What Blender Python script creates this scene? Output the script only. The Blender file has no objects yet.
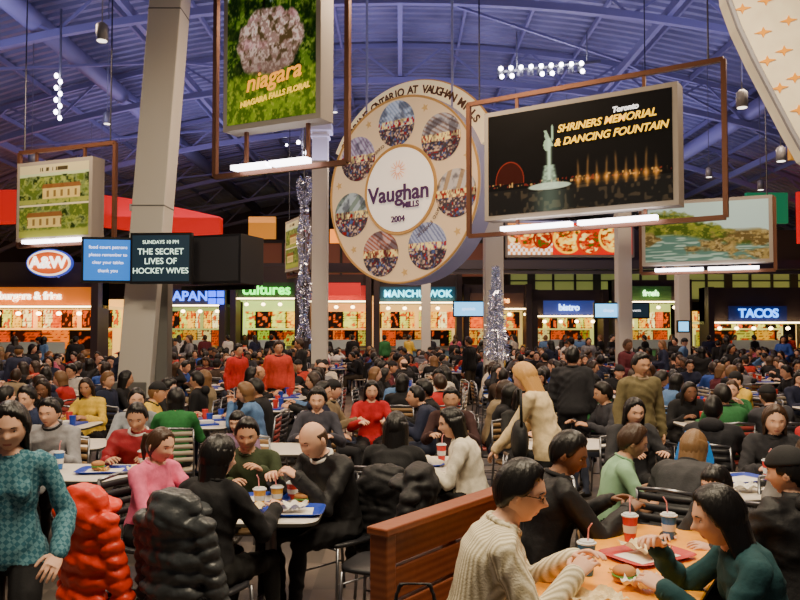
import bpy, math, random
import numpy as np
from mathutils import Vector, Matrix, Euler
random.seed(11); rng=np.random.default_rng(11)
scene=bpy.context.scene; COL=scene.collection
# ------------------------------------------------------------ materials
MATS={}
def mat(name,col=(.5,.5,.5),rough=.6,metal=0.,emit=0.,bump=None,var=0.,src=None,spec=.4,pattern=None,strand=False):
    if name in MATS: return MATS[name]
    m=bpy.data.materials.new(name); m.use_nodes=True; nt=m.node_tree; N=nt.nodes; L=nt.links
    b=N['Principled BSDF']; c4=(col[0],col[1],col[2],1)
    b.inputs['Base Color'].default_value=c4; b.inputs['Roughness'].default_value=rough
    b.inputs['Metallic'].default_value=metal; b.inputs['Specular IOR Level'].default_value=spec
    tc=N.new('ShaderNodeTexCoord'); out=None
    if src=='object':
        oi=N.new('ShaderNodeObjectInfo'); out=oi.outputs['Color']
    elif src=='attr':
        at=N.new('ShaderNodeAttribute'); at.attribute_name='Col'; out=at.outputs['Color']
    elif isinstance(src,list):
        oi=N.new('ShaderNodeObjectInfo'); rp=N.new('ShaderNodeValToRGB'); rp.color_ramp.interpolation='CONSTANT'
        els=rp.color_ramp.elements
        while len(els)<len(src): els.new(.5)
        for i,c in enumerate(src):
            els[i].position=i/len(src)
        for i,c in enumerate(src): els[i].color=(*c,1)
        mu=N.new('ShaderNodeMath'); mu.operation='MULTIPLY'; mu.inputs[1].default_value=7.31+len(src)
        fr=N.new('ShaderNodeMath'); fr.operation='FRACT'
        L.new(oi.outputs['Random'],mu.inputs[0]); L.new(mu.outputs[0],fr.inputs[0]); L.new(fr.outputs[0],rp.inputs[0]); out=rp.outputs[0]
    if pattern:
        kind,col2,sc=pattern
        if kind=='stripes':
            w=N.new('ShaderNodeTexWave'); w.wave_type='BANDS'; w.bands_direction='X'; w.inputs['Scale'].default_value=sc; w.inputs['Distortion'].default_value=.6
        elif kind=='hstripes':
            w=N.new('ShaderNodeTexWave'); w.wave_type='BANDS'; w.bands_direction='Z'; w.inputs['Scale'].default_value=sc; w.inputs['Distortion'].default_value=.4
        elif kind=='check':
            w=N.new('ShaderNodeTexChecker'); w.inputs['Scale'].default_value=sc
        else:
            w=N.new('ShaderNodeTexVoronoi'); w.inputs['Scale'].default_value=sc
        mp=N.new('ShaderNodeMapping'); 
        if kind=='check' and sc>5: mp.inputs['Rotation'].default_value=(.3,.785,.3)
        L.new(tc.outputs['Object'],mp.inputs[0]); L.new(mp.outputs[0],w.inputs['Vector'])
        mx=N.new('ShaderNodeMix'); mx.data_type='RGBA'; mx.inputs[6].default_value=c4; mx.inputs[7].default_value=(*col2,1)
        L.new(w.outputs['Fac' if kind!='voronoi' else 'Distance'],mx.inputs[0]); out=mx.outputs[2]
    if var>0:
        nz=N.new('ShaderNodeTexNoise'); nz.inputs['Scale'].default_value=bump[0]*.4 if bump else 4; nz.inputs['Detail'].default_value=4
        L.new(tc.outputs['Object'],nz.inputs['Vector'])
        mr=N.new('ShaderNodeMapRange'); mr.inputs[1].default_value=.3; mr.inputs[2].default_value=.7; mr.inputs[3].default_value=1-var; mr.inputs[4].default_value=1+var
        L.new(nz.outputs['Fac'],mr.inputs[0])
        hs=N.new('ShaderNodeHueSaturation'); hs.inputs['Color'].default_value=c4
        if out: L.new(out,hs.inputs['Color'])
        L.new(mr.outputs[0],hs.inputs['Value']); out=hs.outputs[0]
    if out: L.new(out,b.inputs['Base Color'])
    if emit>0:
        b.inputs['Emission Strength'].default_value=emit; b.inputs['Emission Color'].default_value=c4
        if out: L.new(out,b.inputs['Emission Color'])
        if src=='attr': b.inputs['Specular IOR Level'].default_value=.1
    if bump:
        nz=N.new('ShaderNodeTexNoise'); nz.inputs['Scale'].default_value=bump[0]; nz.inputs['Detail'].default_value=3
        if strand:
            mp=N.new('ShaderNodeMapping'); mp.inputs['Scale'].default_value=(1.6,1.6,.12); L.new(tc.outputs['Object'],mp.inputs[0]); L.new(mp.outputs[0],nz.inputs['Vector'])
        else: L.new(tc.outputs['Object'],nz.inputs['Vector'])
        bp=N.new('ShaderNodeBump'); bp.inputs['Strength'].default_value=bump[1]; bp.inputs['Distance'].default_value=.006 if (strand or bump[0]>45) else .02
        L.new(nz.outputs['Fac'],bp.inputs['Height']); L.new(bp.outputs[0],b.inputs['Normal'])
    MATS[name]=m; return m
def glow(name,col,s): return mat(name,col,.5,0,s)

# ------------------------------------------------------------ mesh builder
class MB:
    def __init__(s): s.v=[]; s.f=[]; s.m=[]; s.n=0
    def add(s,V,F,mi=0,M=None):
        V=np.asarray(V,float).reshape(-1,3)
        if M is not None:
            A=np.array(M); V=V@A[:3,:3].T+A[:3,3]
        o=s.n; s.v.append(V); s.n+=len(V)
        s.f.extend([[i+o for i in f] for f in F])
        if isinstance(mi,(list,np.ndarray)): s.m.extend([int(a) for a in mi])
        else: s.m.extend([mi]*len(F))
    def join(s,o,M=None,mi=None):
        s.add(np.concatenate(o.v),o.f,(o.m if mi is None else mi),M)
    def box(s,c,d,mi=0,rz=0,M=None):
        x,y,z=[a/2 for a in d]
        V=np.array([[a,b,e] for a in(-x,x) for b in(-y,y) for e in(-z,z)])
        if rz: 
            co,si=math.cos(rz),math.sin(rz); V=V@np.array([[co,si,0],[-si,co,0],[0,0,1]])
        V=V+np.array(c)
        s.add(V,[[0,1,3,2],[4,6,7,5],[0,4,5,1],[2,3,7,6],[0,2,6,4],[1,5,7,3]],mi,M)
    def loft(s,R,mi=0,caps=True,M=None):
        k=len(R[0]); V=np.concatenate(R); F=[]
        for i in range(len(R)-1):
            for j in range(k):
                a=i*k+j; b=i*k+(j+1)%k; F.append([a,b,b+k,a+k])
        if caps: F.append(list(range(k))[::-1]); F.append([(len(R)-1)*k+j for j in range(k)])
        s.add(V,F,mi,M)
    def tube(s,P,r,mi=0,n=8,M=None,closed=False,sq=1.):
        P=[Vector(p) for p in P]
        if not hasattr(r,'__len__'): r=[r]*len(P)
        T=[]
        for i in range(len(P)):
            a=P[max(i-1,0)]; b=P[min(i+1,len(P)-1)]
            if closed: a=P[i-1]; b=P[(i+1)%len(P)]
            T.append((b-a).normalized())
        u=T[0].orthogonal().normalized(); R=[]
        ang=[2*math.pi*j/n for j in range(n)]
        for i,p in enumerate(P):
            u=(u-T[i]*u.dot(T[i])).normalized(); w=T[i].cross(u)
            R.append(np.array([list(p+u*math.cos(a)*r[i]+w*math.sin(a)*r[i]*sq) for a in ang]))
        if closed: R.append(R[0]); s.loft(R,mi,False,M)
        else: s.loft(R,mi,True,M)
    def limb(s,P,r,mi=0,n=10):
        s.tube(P,r,mi,n)
        for p,q in zip(P,r): s.ell(p,(q,q,q),mi,n)
    def ell(s,c,r,mi=0,n=12,M=None,half=False):
        m=max(4,n*2//3); V=[];F=[]
        for i in range(m+1):
            t=math.pi*i/m
            for j in range(n):
                a=2*math.pi*j/n; V.append((c[0]+r[0]*math.sin(t)*math.cos(a),c[1]+r[1]*math.sin(t)*math.sin(a),c[2]+r[2]*math.cos(t)))
        for i in range(m):
            for j in range(n):
                a=i*n+j; b=i*n+(j+1)%n; F.append([a,a+n,b+n,b])
        s.add(V,F,mi,M)
    def cyl(s,p0,p1,r0,r1=None,mi=0,n=16): s.tube([p0,p1],[r0,r0 if r1 is None else r1],mi,n)
    def mesh(s,name,mats=[]):
        me=bpy.data.meshes.new(name); V=np.concatenate(s.v)
        me.from_pydata(V.tolist(),[],s.f)
        for m in mats: me.materials.append(m)
        if mats: me.polygons.foreach_set('material_index',s.m)
        return me
def obj(name,data,parent=None,loc=(0,0,0),rz=0,smooth=False,bevel=0,color=None):
    if smooth: data.polygons.foreach_set('use_smooth',[True]*len(data.polygons))
    o=bpy.data.objects.new(name,data); COL.objects.link(o); o.location=loc; o.rotation_euler=(0,0,rz)
    if parent: o.parent=parent
    if bevel:
        b=o.modifiers.new('bevel','BEVEL'); b.width=bevel; b.segments=2; b.limit_method='ANGLE'; b.angle_limit=math.radians(40)
    if color: o.color=(*color,1)
    return o
def build(name,mb,mats,**k): return obj(name,mb.mesh(name,mats),**k)
def empty(name,loc=(0,0,0),rz=0):
    o=bpy.data.objects.new(name,None); COL.objects.link(o); o.location=loc; o.rotation_euler=(0,0,rz); o.empty_display_size=.1; return o
def text(name,body,size,parent,loc,m,rz=0,shear=0,ext=.01,roll=0,sx=1,off=0,align='CENTER'):
    c=bpy.data.curves.new(name,'FONT'); c.body=body; c.size=size; c.align_x=align; c.align_y='CENTER'; c.extrude=ext; c.shear=shear; c.offset=off
    c.materials.append(m); o=bpy.data.objects.new(name,c); COL.objects.link(o); o.parent=parent; o.location=loc
    o.rotation_euler=(Matrix.Rotation(rz,3,'Z')@Matrix.Rotation(math.pi/2,3,'X')@Matrix.Rotation(roll,3,'Z')).to_euler(); o.scale=(sx,1,1); return o
def remesh(mb,vox,it=3,fac=.5):
    me=mb.mesh('tmp'); ob=bpy.data.objects.new('tmp',me); COL.objects.link(ob)
    r=ob.modifiers.new('r','REMESH'); r.mode='VOXEL'; r.voxel_size=vox
    sm=ob.modifiers.new('s','SMOOTH'); sm.factor=fac; sm.iterations=it
    dg=bpy.context.evaluated_depsgraph_get(); me2=bpy.data.meshes.new_from_object(ob.evaluated_get(dg))
    V=np.empty(len(me2.vertices)*3); me2.vertices.foreach_get('co',V); V=V.reshape(-1,3)
    Nn=np.empty(len(me2.vertices)*3); me2.vertices.foreach_get('normal',Nn); Nn=Nn.reshape(-1,3)
    F=[list(p.vertices) for p in me2.polygons]
    bpy.data.objects.remove(ob); bpy.data.meshes.remove(me); bpy.data.meshes.remove(me2)
    return V,F,Nn

# ------------------------------------------------------------ hands
_H={}
def hand(curl,vox):
    k=(curl,vox)
    if k in _H: return _H[k]
    b=MB(); R=[]
    for y,w,t in((-.02,.024,.019),(.0,.026,.018),(.03,.036,.016),(.06,.041,.015),(.088,.040,.012)):
        R.append(np.array([[w*math.cos(a),y,t*math.sin(a)] for a in np.linspace(0,2*math.pi,14,endpoint=False)]))
    b.loft(R)
    for x,l,dx in((-.030,.072,-.10),(-.010,.080,-.03),(.011,.074,.04),(.030,.058,.12)):
        p=Vector((x,.082,0)); a=0; P=[p]; 
        for i,(q,s) in enumerate(zip((.45,.32,.23),(1.,1.25,.9))):
            a+=curl*s; p=p+Vector((math.sin(dx)*math.cos(a),math.cos(a),-math.sin(a)))*l*q; P.append(p)
        b.limb(P,[.0092,.0085,.0078,.0068],n=8)
    p=Vector((-.022,.018,-.004)); P=[p]; 
    for l,d in((.035,(-.75,.62,-.2)),(.030,(-.45,.85,-.3-curl*.3)),(.024,(-.2,.92,-.35-curl*.3))):
        p=p+Vector(d).normalized()*l; P.append(p)
    b.limb(P,[.0125,.011,.0098,.008],n=8)
    V,F,_=remesh(b,vox,2,.4); _H[k]=(V,F); return V,F

# ------------------------------------------------------------ head
def sph(nu,nv):
    V=[];F=[]
    for i in range(nv+1):
        t=math.pi*i/nv
        for j in range(nu):
            a=2*math.pi*j/nu; V.append((math.sin(t)*math.sin(a),math.sin(t)*math.cos(a),math.cos(t)))
    for i in range(nv):
        for j in range(nu):
            a=i*nu+j; b=i*nu+(j+1)%nu; F.append([a,b,b+nu,a+nu])
    return np.array(V),F
def G(x,s): return np.exp(-(x/s)**2)
def hshape(d,fx=1.,nz=1.,jw=.30):
    x,y,z=d.T; low=np.clip(-z,0,1)
    X=.077*fx*x*(1-jw*low**1.7); Z=.118*z; bk=np.clip(-y*3,0,1)
    Y=.098*y*(1-.35*bk*low**1.2)
    f=np.clip((y-.2)/.3,0,1)
    Y=Y+f*.023*nz*G(X,.0118)*np.where(Z>-.030,G(Z+.030,.022),G(Z+.030,.009))+f*.004*G(np.abs(X)-.011,.006)*G(Z+.036,.008)
    Y=Y-f*.009*G(np.abs(X)-.031,.016)*G(Z-.002,.013)+f*.004*G(Z-.024,.010)*G(X,.05)
    Y=Y+f*.004*G(np.abs(X)-.042,.016)*G(Z+.028,.018)
    Y=Y+f*.007*G(X,.022)*G(Z+.066,.010)-f*.004*G(X,.024)*G(Z+.066,.003)+f*.009*G(X,.022)*G(Z+.1,.014)
    Y=Y-f*.004*G(Z+.083,.006)*G(X,.02)
    return np.stack([X,Y,Z],1)
SK,TOP,PAN,HAIR,SHOE,EYE,IRIS,LIP,ACC=range(9)
def head(hair,hi,glasses=False,seed=0):
    b=MB(); nu,nv=(56,48) if hi else (24,20)
    rs=np.random.default_rng(seed+100); fx=rs.uniform(.92,1.08); nz=rs.uniform(.8,1.25)
    D,F=sph(nu,nv); V=hshape(D,fx,nz,rs.uniform(.24,.36))
    C=np.array([V[f].mean(0) for f in F]); mi=np.where((C[:,1]>.05)&(abs(C[:,0])<.022)&(abs(C[:,2]+.066)<.0072),LIP,SK)
    b.add(V,F,mi)
    for s in(-1,1):
        b.ell((s*.031,.0738,.001),(.0145,.009,.0070),EYE,12); b.ell((s*.030,.0800,.001),(.0064,.0042,.0066),IRIS,10)
        b.tube([(s*.016,.0800,.0050),(s*.024,.0828,.0088),(s*.034,.0825,.0090),(s*.047,.0745,.0045)],[.0012,.0017,.0018,.0012],IRIS,6)
        b.tube([(s*.016,.0810,.0105),(s*.031,.0850,.0135),(s*.046,.0765,.010)],[.0025,.0035,.0025],SK,6)
        b.tube([(s*.014,.0945,.019),(s*.024,.0925,.0235),(s*.034,.0885,.0245),(s*.049,.0755,.0185)],[.0022,.0032,.0030,.0016],HAIR if hair not in('hat','bald') else IRIS,6)
        b.ell((s*.078*fx,-.008,-.008),(.008,.019,.031),SK,10); b.ell((s*.082*fx,-.006,-.004),(.006,.012,.02),SK,8)
    a=np.degrees(np.abs(np.arctan2(D[:,0],D[:,1])))
    wob=.004*np.sin(D[:,0]*23+seed)+.003*np.sin(D[:,1]*31+D[:,0]*9)
    if hair=='bald': hl=np.interp(a,[0,60,75,100,130,180],[.3,.3,.03,-.02,-.07,-.08])
    elif hair in('long','bob','pony','longf'): hl=np.interp(a,[0,20,45,62,80,110,180],[.082,.074,.056,.01,-.04,-.09,-.10])
    elif hair=='fringe': hl=np.interp(a,[0,35,55,70,90,120,180],[.045,.045,.04,.0,-.02,-.08,-.09])
    else: hl=np.interp(a,[0,35,58,72,95,130,180],[.076,.070,.054,.0,-.014,-.07,-.085])
    m=np.clip((V[:,2]+wob-hl)/.012,-1,1); th=.010
    if hair=='bald': m=np.where(V[:,2]>.050,np.minimum(m,-1),m); th=.003
    elif hair in('long','bob','longf'): th=.016
    elif hair=='short': th=.014
    elif hair=='curly': th=.026
    off=np.where(m>0,m*th,m*.012)
    az=np.arctan2(D[:,0],D[:,1])
    if hair=='curly': off=off+np.where(m>.5,.005*np.sin(D[:,0]*26+seed)*np.sin(D[:,1]*28)*np.sin(D[:,2]*25),0)
    else: off=off+np.where(m>.5,.0016*np.sin(az*17+seed+3*D[:,2])+.001*np.sin(az*31),0)*np.clip(1-D[:,2]**4,0,1)
    HV=V+D*off[:,None]
    if hair in('short','crop','fringe'): HV[:,2]+=np.where(m>.5,.006*np.clip(D[:,2],0,1)+.006*np.clip(D[:,1],0,1),0)
    cap=hair in('cap','hat')
    b.add(HV,F,HAIR)
    if cap:
        hm=np.clip((V[:,2]-.030)/.01,-1,1); b.add(V+D*np.where(hm>0,.018*hm,-.01)[:,None],F,ACC)
        if hair=='cap': b.loft([np.array([[.07*math.cos(t)*k,.06+.085*k*max(math.sin(t),-.1),.040+z] for t in np.linspace(0,2*math.pi,16,endpoint=False)]) for k,z in((1,0),(1.02,.003),(1,.007))],ACC)
    L={'long':.28,'longf':.33,'bob':.15,'fringe':.10}.get(hair,0)
    if L:
        R=[]; n=26
        for q,zz in enumerate(np.linspace(.05,-L,9)):
            k=q/8; w=math.radians(116-22*k); rx=.088+.010*math.sin(k*3)*(L>.2); ry=.098-.012*k; y0=-.004-.028*k*(L>.2)
            A=np.linspace(-w,w,n); o=[]; 
            for t in A: o.append((math.sin(t)*(rx+.003*math.sin(t*15+seed)),y0-math.cos(t)*(ry+.003*math.cos(t*17)),zz-.025*math.cos(t)*k+.006*math.sin(t*11+seed)*k))
            for t in A[::-1]: o.append((math.sin(t)*(rx-.03+.014*k),y0-math.cos(t)*(ry-.03+.012*k),zz+.0))
            R.append(np.array(o))
        b.loft(R,HAIR)
    if hair=='pony': b.tube([(0,-.10,.03),(0,-.14,.02),(0,-.145,-.06),(0,-.125,-.15)],[.022,.03,.028,.008],HAIR,10)
    if glasses:
        for s in(-1,1):
            b.tube([(s*.031+.021*math.cos(t),.098-.006*abs(math.cos(t)),.0+.015*math.sin(t)) for t in np.linspace(0,2*math.pi,16,endpoint=False)],.0018,IRIS,5,closed=True)
            b.tube([(s*.052,.092,.004),(s*.079,.02,.006),(s*.08,-.01,.0)],.0018,IRIS,5)
        b.tube([(-.01,.105,.003),(.01,.105,.003)],.0018,IRIS,5)
    return b

# ------------------------------------------------------------ body
def ik(S,T,a,b,pole):
    S=Vector(S);T=Vector(T);D=T-S;L=min(D.length,(a+b)*.985);d=D.normalized();T=S+d*L
    x=(a*a-b*b+L*L)/(2*L); h=math.sqrt(max(a*a-x*x,0)); pole=Vector(pole); p=(pole-d*pole.dot(d)).normalized()
    return S+d*x+p*h,T
def body(pose='sit',lean=8,side=0,hands=None,yaw=0,pitch=-8,hair='short',fem=False,bulk=1.,vox=.012,sleeve='long',curl=.35,
         glasses=False,seed=0,s=1.,hood=False,hem=.0,roll=0,headup=0.,belly=0,rib=0):
    b=MB(); segs=[]
    def seg(p,q,r0,r1,l): segs.append((np.array(p),np.array(q),r0,r1,l))
    hz=.53 if pose=='sit' else .92
    sw=.165 if fem else .185; bk=bulk
    pts=[]; p=Vector((0,0,hz)); dt=.02; sd=math.radians(side)
    for i in range(33):
        t=i*dt; a=math.radians(lean)*(.55+.9*t/.5); pts.append((p.copy(),a)); p=p+Vector((math.sin(sd)*math.cos(a),math.sin(a),math.cos(a)*math.cos(sd)))*dt
    def sp(t):
        if t<0: return pts[0][0]+Vector((0,0,t)),pts[0][1]*.5
        i=min(int(t/dt),31); f=t/dt-i; return pts[i][0].lerp(pts[i+1][0],f),pts[i][1]
    X=Vector((math.cos(sd),0,-math.sin(sd)))
    def fr(t): 
        q,a=sp(t); T=Vector((math.sin(sd)*math.cos(a),math.sin(a),math.cos(a))).normalized(); Fw=T.cross(X).normalized(); return q,T,Fw
    hipw=.17 if fem else .16
    prof=[(-.085,.12,.09),(-.05,hipw*.97,.12),(.02,hipw,.122),(.10,.148,.112),(.18,.130 if fem else .145,.102+belly*.6),(.27,.142 if fem else .16,.108+belly*.3),(.36,.155 if fem else .178,.112),(.42,.15 if fem else .172,.098),(.465,.115,.075),(.50,.062,.058)]
    R=[]
    for t,w,d in prof:
        q,T,Fw=fr(t); k=bk if t<.45 else 1
        R.append(np.array([list(q+X*(math.copysign(abs(math.cos(a))**.85,math.cos(a))*w*k)+Fw*(math.sin(a)*d*k)) for a in np.linspace(0,2*math.pi,20,endpoint=False)]))
    b.loft(R)
    if fem:
        q,T,Fw=fr(.31)
        for sx in(-1,1): b.ell(q+X*sx*.066*bk+Fw*.078*bk,(.058,.055,.06),0,10)
    seg(fr(.03)[0],fr(.34)[0],.13*bk,.14*bk,'torso')
    S0,T0,F0=fr(.43); b.limb([S0-X*(sw-.03),S0+X*(sw-.03)],[.058*bk,.058*bk]); seg(S0-X*sw*.8,S0+X*sw*.8,.062*bk,.062*bk,'torso')
    nb,Tn,Fn=fr(.47); hc,Th,Fh=fr(.615); hc=hc+Fh*.012+Vector((0,0,headup))
    b.limb([nb,nb.lerp(hc,.7)],[.056 if not fem else .048,.05 if not fem else .044]); seg(fr(.515)[0],hc,.05,.05,'neck')
    if hands is None: hands=((-.17,.40,.80),(.17,.42,.80)) if pose=='sit' else ((-.25,.05,.80),(.25,.05,.80))
    HM=[]
    for sx,T in zip((-1,1),hands):
        S=S0+X*sx*sw-T0*.01; ar=.28;fo=.25
        E,Wt=ik(S,T,ar,fo,(sx*.55,-.5,-1)); ex=.008*(bk if sleeve=='long' else 0)+(.0 if sleeve!='long' else .004)
        r=[.056*bk,.047*bk+ex*.3,.043+ex,.029+ex]; mid=E.lerp(Wt,.35)
        b.limb([S,S.lerp(E,.5),E,mid,Wt],[r[0],.050*bk,r[2],.041+ex,r[3]])
        if sleeve=='short': c=S.lerp(E,.6); seg(S,c,r[0],.05,'arm'); seg(c,E,.045,.04,'neck')
        else: seg(S,E,r[0],r[2],'arm')
        seg(E,Wt,r[2],r[3],'arm' if sleeve=='long' else 'neck')
        d=(Wt-E).normalized(); fwd=(d+Vector((-sx*.25,0.15,-.05 if pose=='sit' else 0))).normalized()
        up=Vector((sx*.5,0,1)) if pose=='sit' or T[1]>.2 else Vector((sx,0,.1)); up=(up-fwd*up.dot(fwd)).normalized(); rt=fwd.cross(up)
        M=Matrix((( rt.x*sx,fwd.x,up.x,Wt.x),(rt.y*sx,fwd.y,up.y,Wt.y),(rt.z*sx,fwd.z,up.z,Wt.z),(0,0,0,1)))
        HM.append(M)
        if sleeve=='long': seg(Wt,Wt+d*.001,.02,.02,'arm')
    for sx in(-1,1):
        Hp=Vector((sx*.09,0,hz-.01))
        if pose=='sit': K=Vector((sx*.13,.43,.50)); A=Vector((sx*.13,.42+.05*sx*((seed%3)-1),.085)); fd=Vector((sx*.15,1,0))
        elif pose=='walk':
            if sx<0: K=Vector((-.09,.22,.50)); A=Vector((-.08,.27,.10)); fd=Vector((0,1,.1))
            else: K=Vector((.09,.02,.48)); A=Vector((.09,-.28,.16)); fd=Vector((0,1,-.25))
        else: K=Vector((sx*.10,.02,.49)); A=Vector((sx*.10+sx*.02,-.02,.085)); fd=Vector((sx*.25,1,0))
        rr=[.088,.078,.058,.054,.036]
        b.limb([Hp,Hp.lerp(K,.5),K,K.lerp(A,.3),A],[r*1.05 for r in rr]); seg(Hp,K,.088,.06,'leg'); seg(K,A,.058,.042,'leg')
        fd.normalize(); h=A-fd*.045; h.z=A.z-.045; t=A+fd*.165; t.z=max(A.z-.055+fd.z*.16,.03)
        b.limb([h,h.lerp(t,.5)+Vector((0,0,.012)),t],[.036,.044,.033]); seg(h,t,.04,.038,'shoe')
    V,F,Nn=remesh(b,vox,4)
    def cls(P):
        best=None; lab=None
        for p,q,r0,r1,l in segs:
            d=q-p; t=np.clip(((P-p)@d)/(d@d+1e-9),0,1); dist=np.linalg.norm(P-(p+t[:,None]*d),axis=1)-(r0+(r1-r0)*t)
            li={'torso':0,'arm':1,'leg':2,'shoe':3,'neck':4}[l]
            if best is None: best=dist; lab=np.full(len(P),li)
            else: k=dist<best; best=np.where(k,dist,best); lab=np.where(k,li,lab)
        lab=np.where((lab==0)&(P[:,2]<hz-.03-hem),2,lab); 
        if hem>0: lab=np.where((lab==2)&(P[:,2]>hz-hem)&(abs(P[:,0])<.25)&(P[:,1]<.2),0,lab)
        return lab
    lv=cls(V); rg=np.random.default_rng(seed); w=0
    for q in range(5):
        k1=rg.normal(size=3); k1/=np.linalg.norm(k1); k2=rg.normal(size=3); k2/=np.linalg.norm(k2); fq=rg.uniform(16,46)
        msk=np.clip(np.sin(V@(k2*rg.uniform(7,14))+rg.uniform(0,6)),0,1)
        w=w+msk*(1-np.abs(np.sin(V@(k1*fq)+1.4*np.sin(V@(k2*fq*.4))))*2)*.0042
    w=w*(lv<3)*min(bk,1.15)+(lv<2)*.004
    if rib: w=w*.7
    V=V+Nn*w[:,None]; V[:,2]=np.maximum(V[:,2],0.002)
    C=np.array([V[f].mean(0) for f in F]); lf=cls(C); mi=np.array([TOP,TOP,PAN,SHOE,SK])[lf]
    o=MB(); o.add(V,F,mi)
    hv=.0038 if vox<.014 else .0062
    for sx,M in zip((-1,1),HM):
        HV,HF=hand(curl,hv); o.add(HV,HF,SK,M)
        if sleeve=='long':
            o.tube([M@Vector((.034*math.cos(a)*1.0,-.012,.031*math.sin(a))) for a in np.linspace(0,2*math.pi,14,endpoint=False)],.0095,TOP,6,closed=True)
    q,T,Fw=fr(.492); cr=.066 if not fem else .060
    o.tube([q+X*cr*1.12*math.cos(a)+Fw*(cr*math.sin(a)+.002)-T*(.018*max(math.sin(a),0)) for a in np.linspace(0,2*math.pi,20,endpoint=False)],.014 if bulk>1.08 else .009,ACC if bulk>1.08 else TOP,7,closed=True)
    if hood:
        q,T,Fw=fr(.47); o.ell(q-Fw*.10,(.11,.06,.07),TOP,14)
    HMx=Matrix.Translation(hc)@Matrix.Rotation(math.radians(yaw),4,'Z')@Matrix.Rotation(math.radians(pitch),4,'X')@Matrix.Rotation(math.radians(roll)+sd*.6,4,'Y')
    o.join(head(hair,vox<.014,glasses,seed),HMx)
    Vs=[v*s for v in o.v]
    if pose=='sit' and s!=1:
        Vs=[v+np.array([0,0,.45*(1-s)]) for v in Vs]
    o.v=Vs; return o

skinA=mat('skin_light',(.74,.42,.28),.5,bump=(60,.15)); skinB=mat('skin_tan',(.56,.30,.18),.5,bump=(60,.15)); skinC=mat('skin_brown',(.22,.105,.06),.5,bump=(60,.15))
skinR=mat('skin_varied',rough=.5,src=[(.72,.38,.24),(.60,.31,.18),(.78,.45,.31),(.45,.22,.12),(.22,.10,.055),(.68,.36,.22)])
hairK=mat('hair_black',(.007,.006,.006),.36,bump=(70,.5),strand=True); hairB=mat('hair_brown',(.05,.024,.012),.4,bump=(70,.5),strand=True)
hairY=mat('hair_blonde',(.62,.33,.10),.42,bump=(70,.6),strand=True); hairR=mat('hair_varied',rough=.4,bump=(70,.5),strand=True,src=[(.007,.006,.006),(.010,.007,.005),(.02,.011,.007),(.008,.007,.006),(.06,.03,.014),(.009,.007,.006),(.007,.006,.006),(.20,.10,.04),(.010,.008,.007),(.035,.018,.01)])
cloth=mat('clothing_fabric',rough=.85,bump=(70,.3),src='object',var=.12); denim=mat('trousers_varied',rough=.85,bump=(90,.2),src=[(.012,.012,.016),(.03,.04,.08),(.01,.01,.01),(.05,.06,.1),(.06,.045,.03)])
pblk=mat('trousers_black',(.012,.012,.014),.85,bump=(80,.2)); shoe=mat('shoe_leather',(.02,.016,.014),.4)
eyeW=mat('eye_white',(.72,.68,.64),.3); iris=mat('eye_dark',(.010,.007,.005),.25); lip=mat('lips',(.50,.15,.12),.45)
accK=mat('garment_black',(.01,.01,.012),.8,bump=(60,.2)); accW=mat('garment_white',(.75,.74,.7),.8)
knit=mat('knit_cream',(.88,.80,.60),.9,pattern=('stripes',(.46,.39,.25),15),bump=(120,.5))
argyle=mat('knit_teal_argyle',(.025,.12,.17),.85,pattern=('check',(.10,.24,.29),50),bump=(90,.3))
trackm=mat('jacket_maroon',(.30,.012,.02),.6,bump=(60,.3))
greent=mat('tee_green',(.30,.52,.32),.85,bump=(60,.2))
black=mat('coat_black',(.009,.009,.011),.6,bump=(30,.2))
PEOPLE=[]
def person(name,x,y,rz,col=(.02,.02,.02),skin=None,hair_m=None,top=None,pan=None,acc=None,chair=None,**k):
    seed=len(PEOPLE)+1; k.setdefault('seed',seed)
    b=body(**k); me=b.mesh(name,[skin or skinA,top or cloth,pan or pblk,hair_m or hairK,shoe,eyeW,iris,lip,acc or accK])
    o=obj(name,me,loc=(x,y,0),rz=math.radians(rz),smooth=True,color=col); PEOPLE.append((x,y))
    if chair is not None: put_chair(x,y,rz,chair)
    return o
# ------------------------------------------------------------ furniture
chrome=mat('tube_steel',(.25,.25,.27),.3,.9); plas=mat('chair_plastic',rough=.45,src='object'); lam=mat('table_laminate_white',(.80,.74,.64),.3,bump=(30,.03),var=.05)
lamO=mat('table_laminate_orange',(1.0,.42,.03),.28,bump=(30,.03),var=.12); edgeb=mat('table_edge_dark',(.05,.045,.04),.5)
def chair_me():
    b=MB(); 
    R=[]
    for z,k in((.425,.92),(.435,1),(.45,1),(.458,.93)):
        R.append(np.array([[.205*k*math.copysign(abs(math.cos(a))**.5,math.cos(a)),.205*k*math.copysign(abs(math.sin(a))**.5,math.sin(a))+.0,z] for a in np.linspace(0,2*math.pi,24,endpoint=False)]))
    b.loft(R,1)
    for sx in(-1,1):
        b.tube([(sx*.20,.19,.0),(sx*.185,.17,.43)],.011,0,8); b.tube([(sx*.205,-.24,0),(sx*.19,-.19,.43),(sx*.19,-.215,.62),(sx*.18,-.245,.86)],.011,0,8)
    b.tube([(-.18,-.245,.86),(0,-.27,.875),(.18,-.245,.86)],.013,0,8)
    b.tube([(-.185,.17,.42),(.185,.17,.42)],.009,0,6); b.tube([(-.19,-.19,.42),(.19,-.19,.42)],.009,0,6)
    b.tube([(-.2,.18,.2),(-.198,-.215,.2)],.007,0,6); b.tube([(.2,.18,.2),(.198,-.215,.2)],.007,0,6)
    for z in(.56,.625,.69,.755,.82):
        y=-.215-.03*(z-.56)/.3
        b.loft([np.array([[x,y-.022*(1-(x/.18)**2)+dy,z+dz] for dy,dz in((-.006,-.022),(.006,-.022),(.006,.022),(-.006,.022))]) for x in np.linspace(-.185,.185,9)],1)
    return b.mesh('dining_chair',[chrome,plas])
CH=chair_me(); CH.polygons.foreach_set('use_smooth',[True]*len(CH.polygons))
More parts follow.
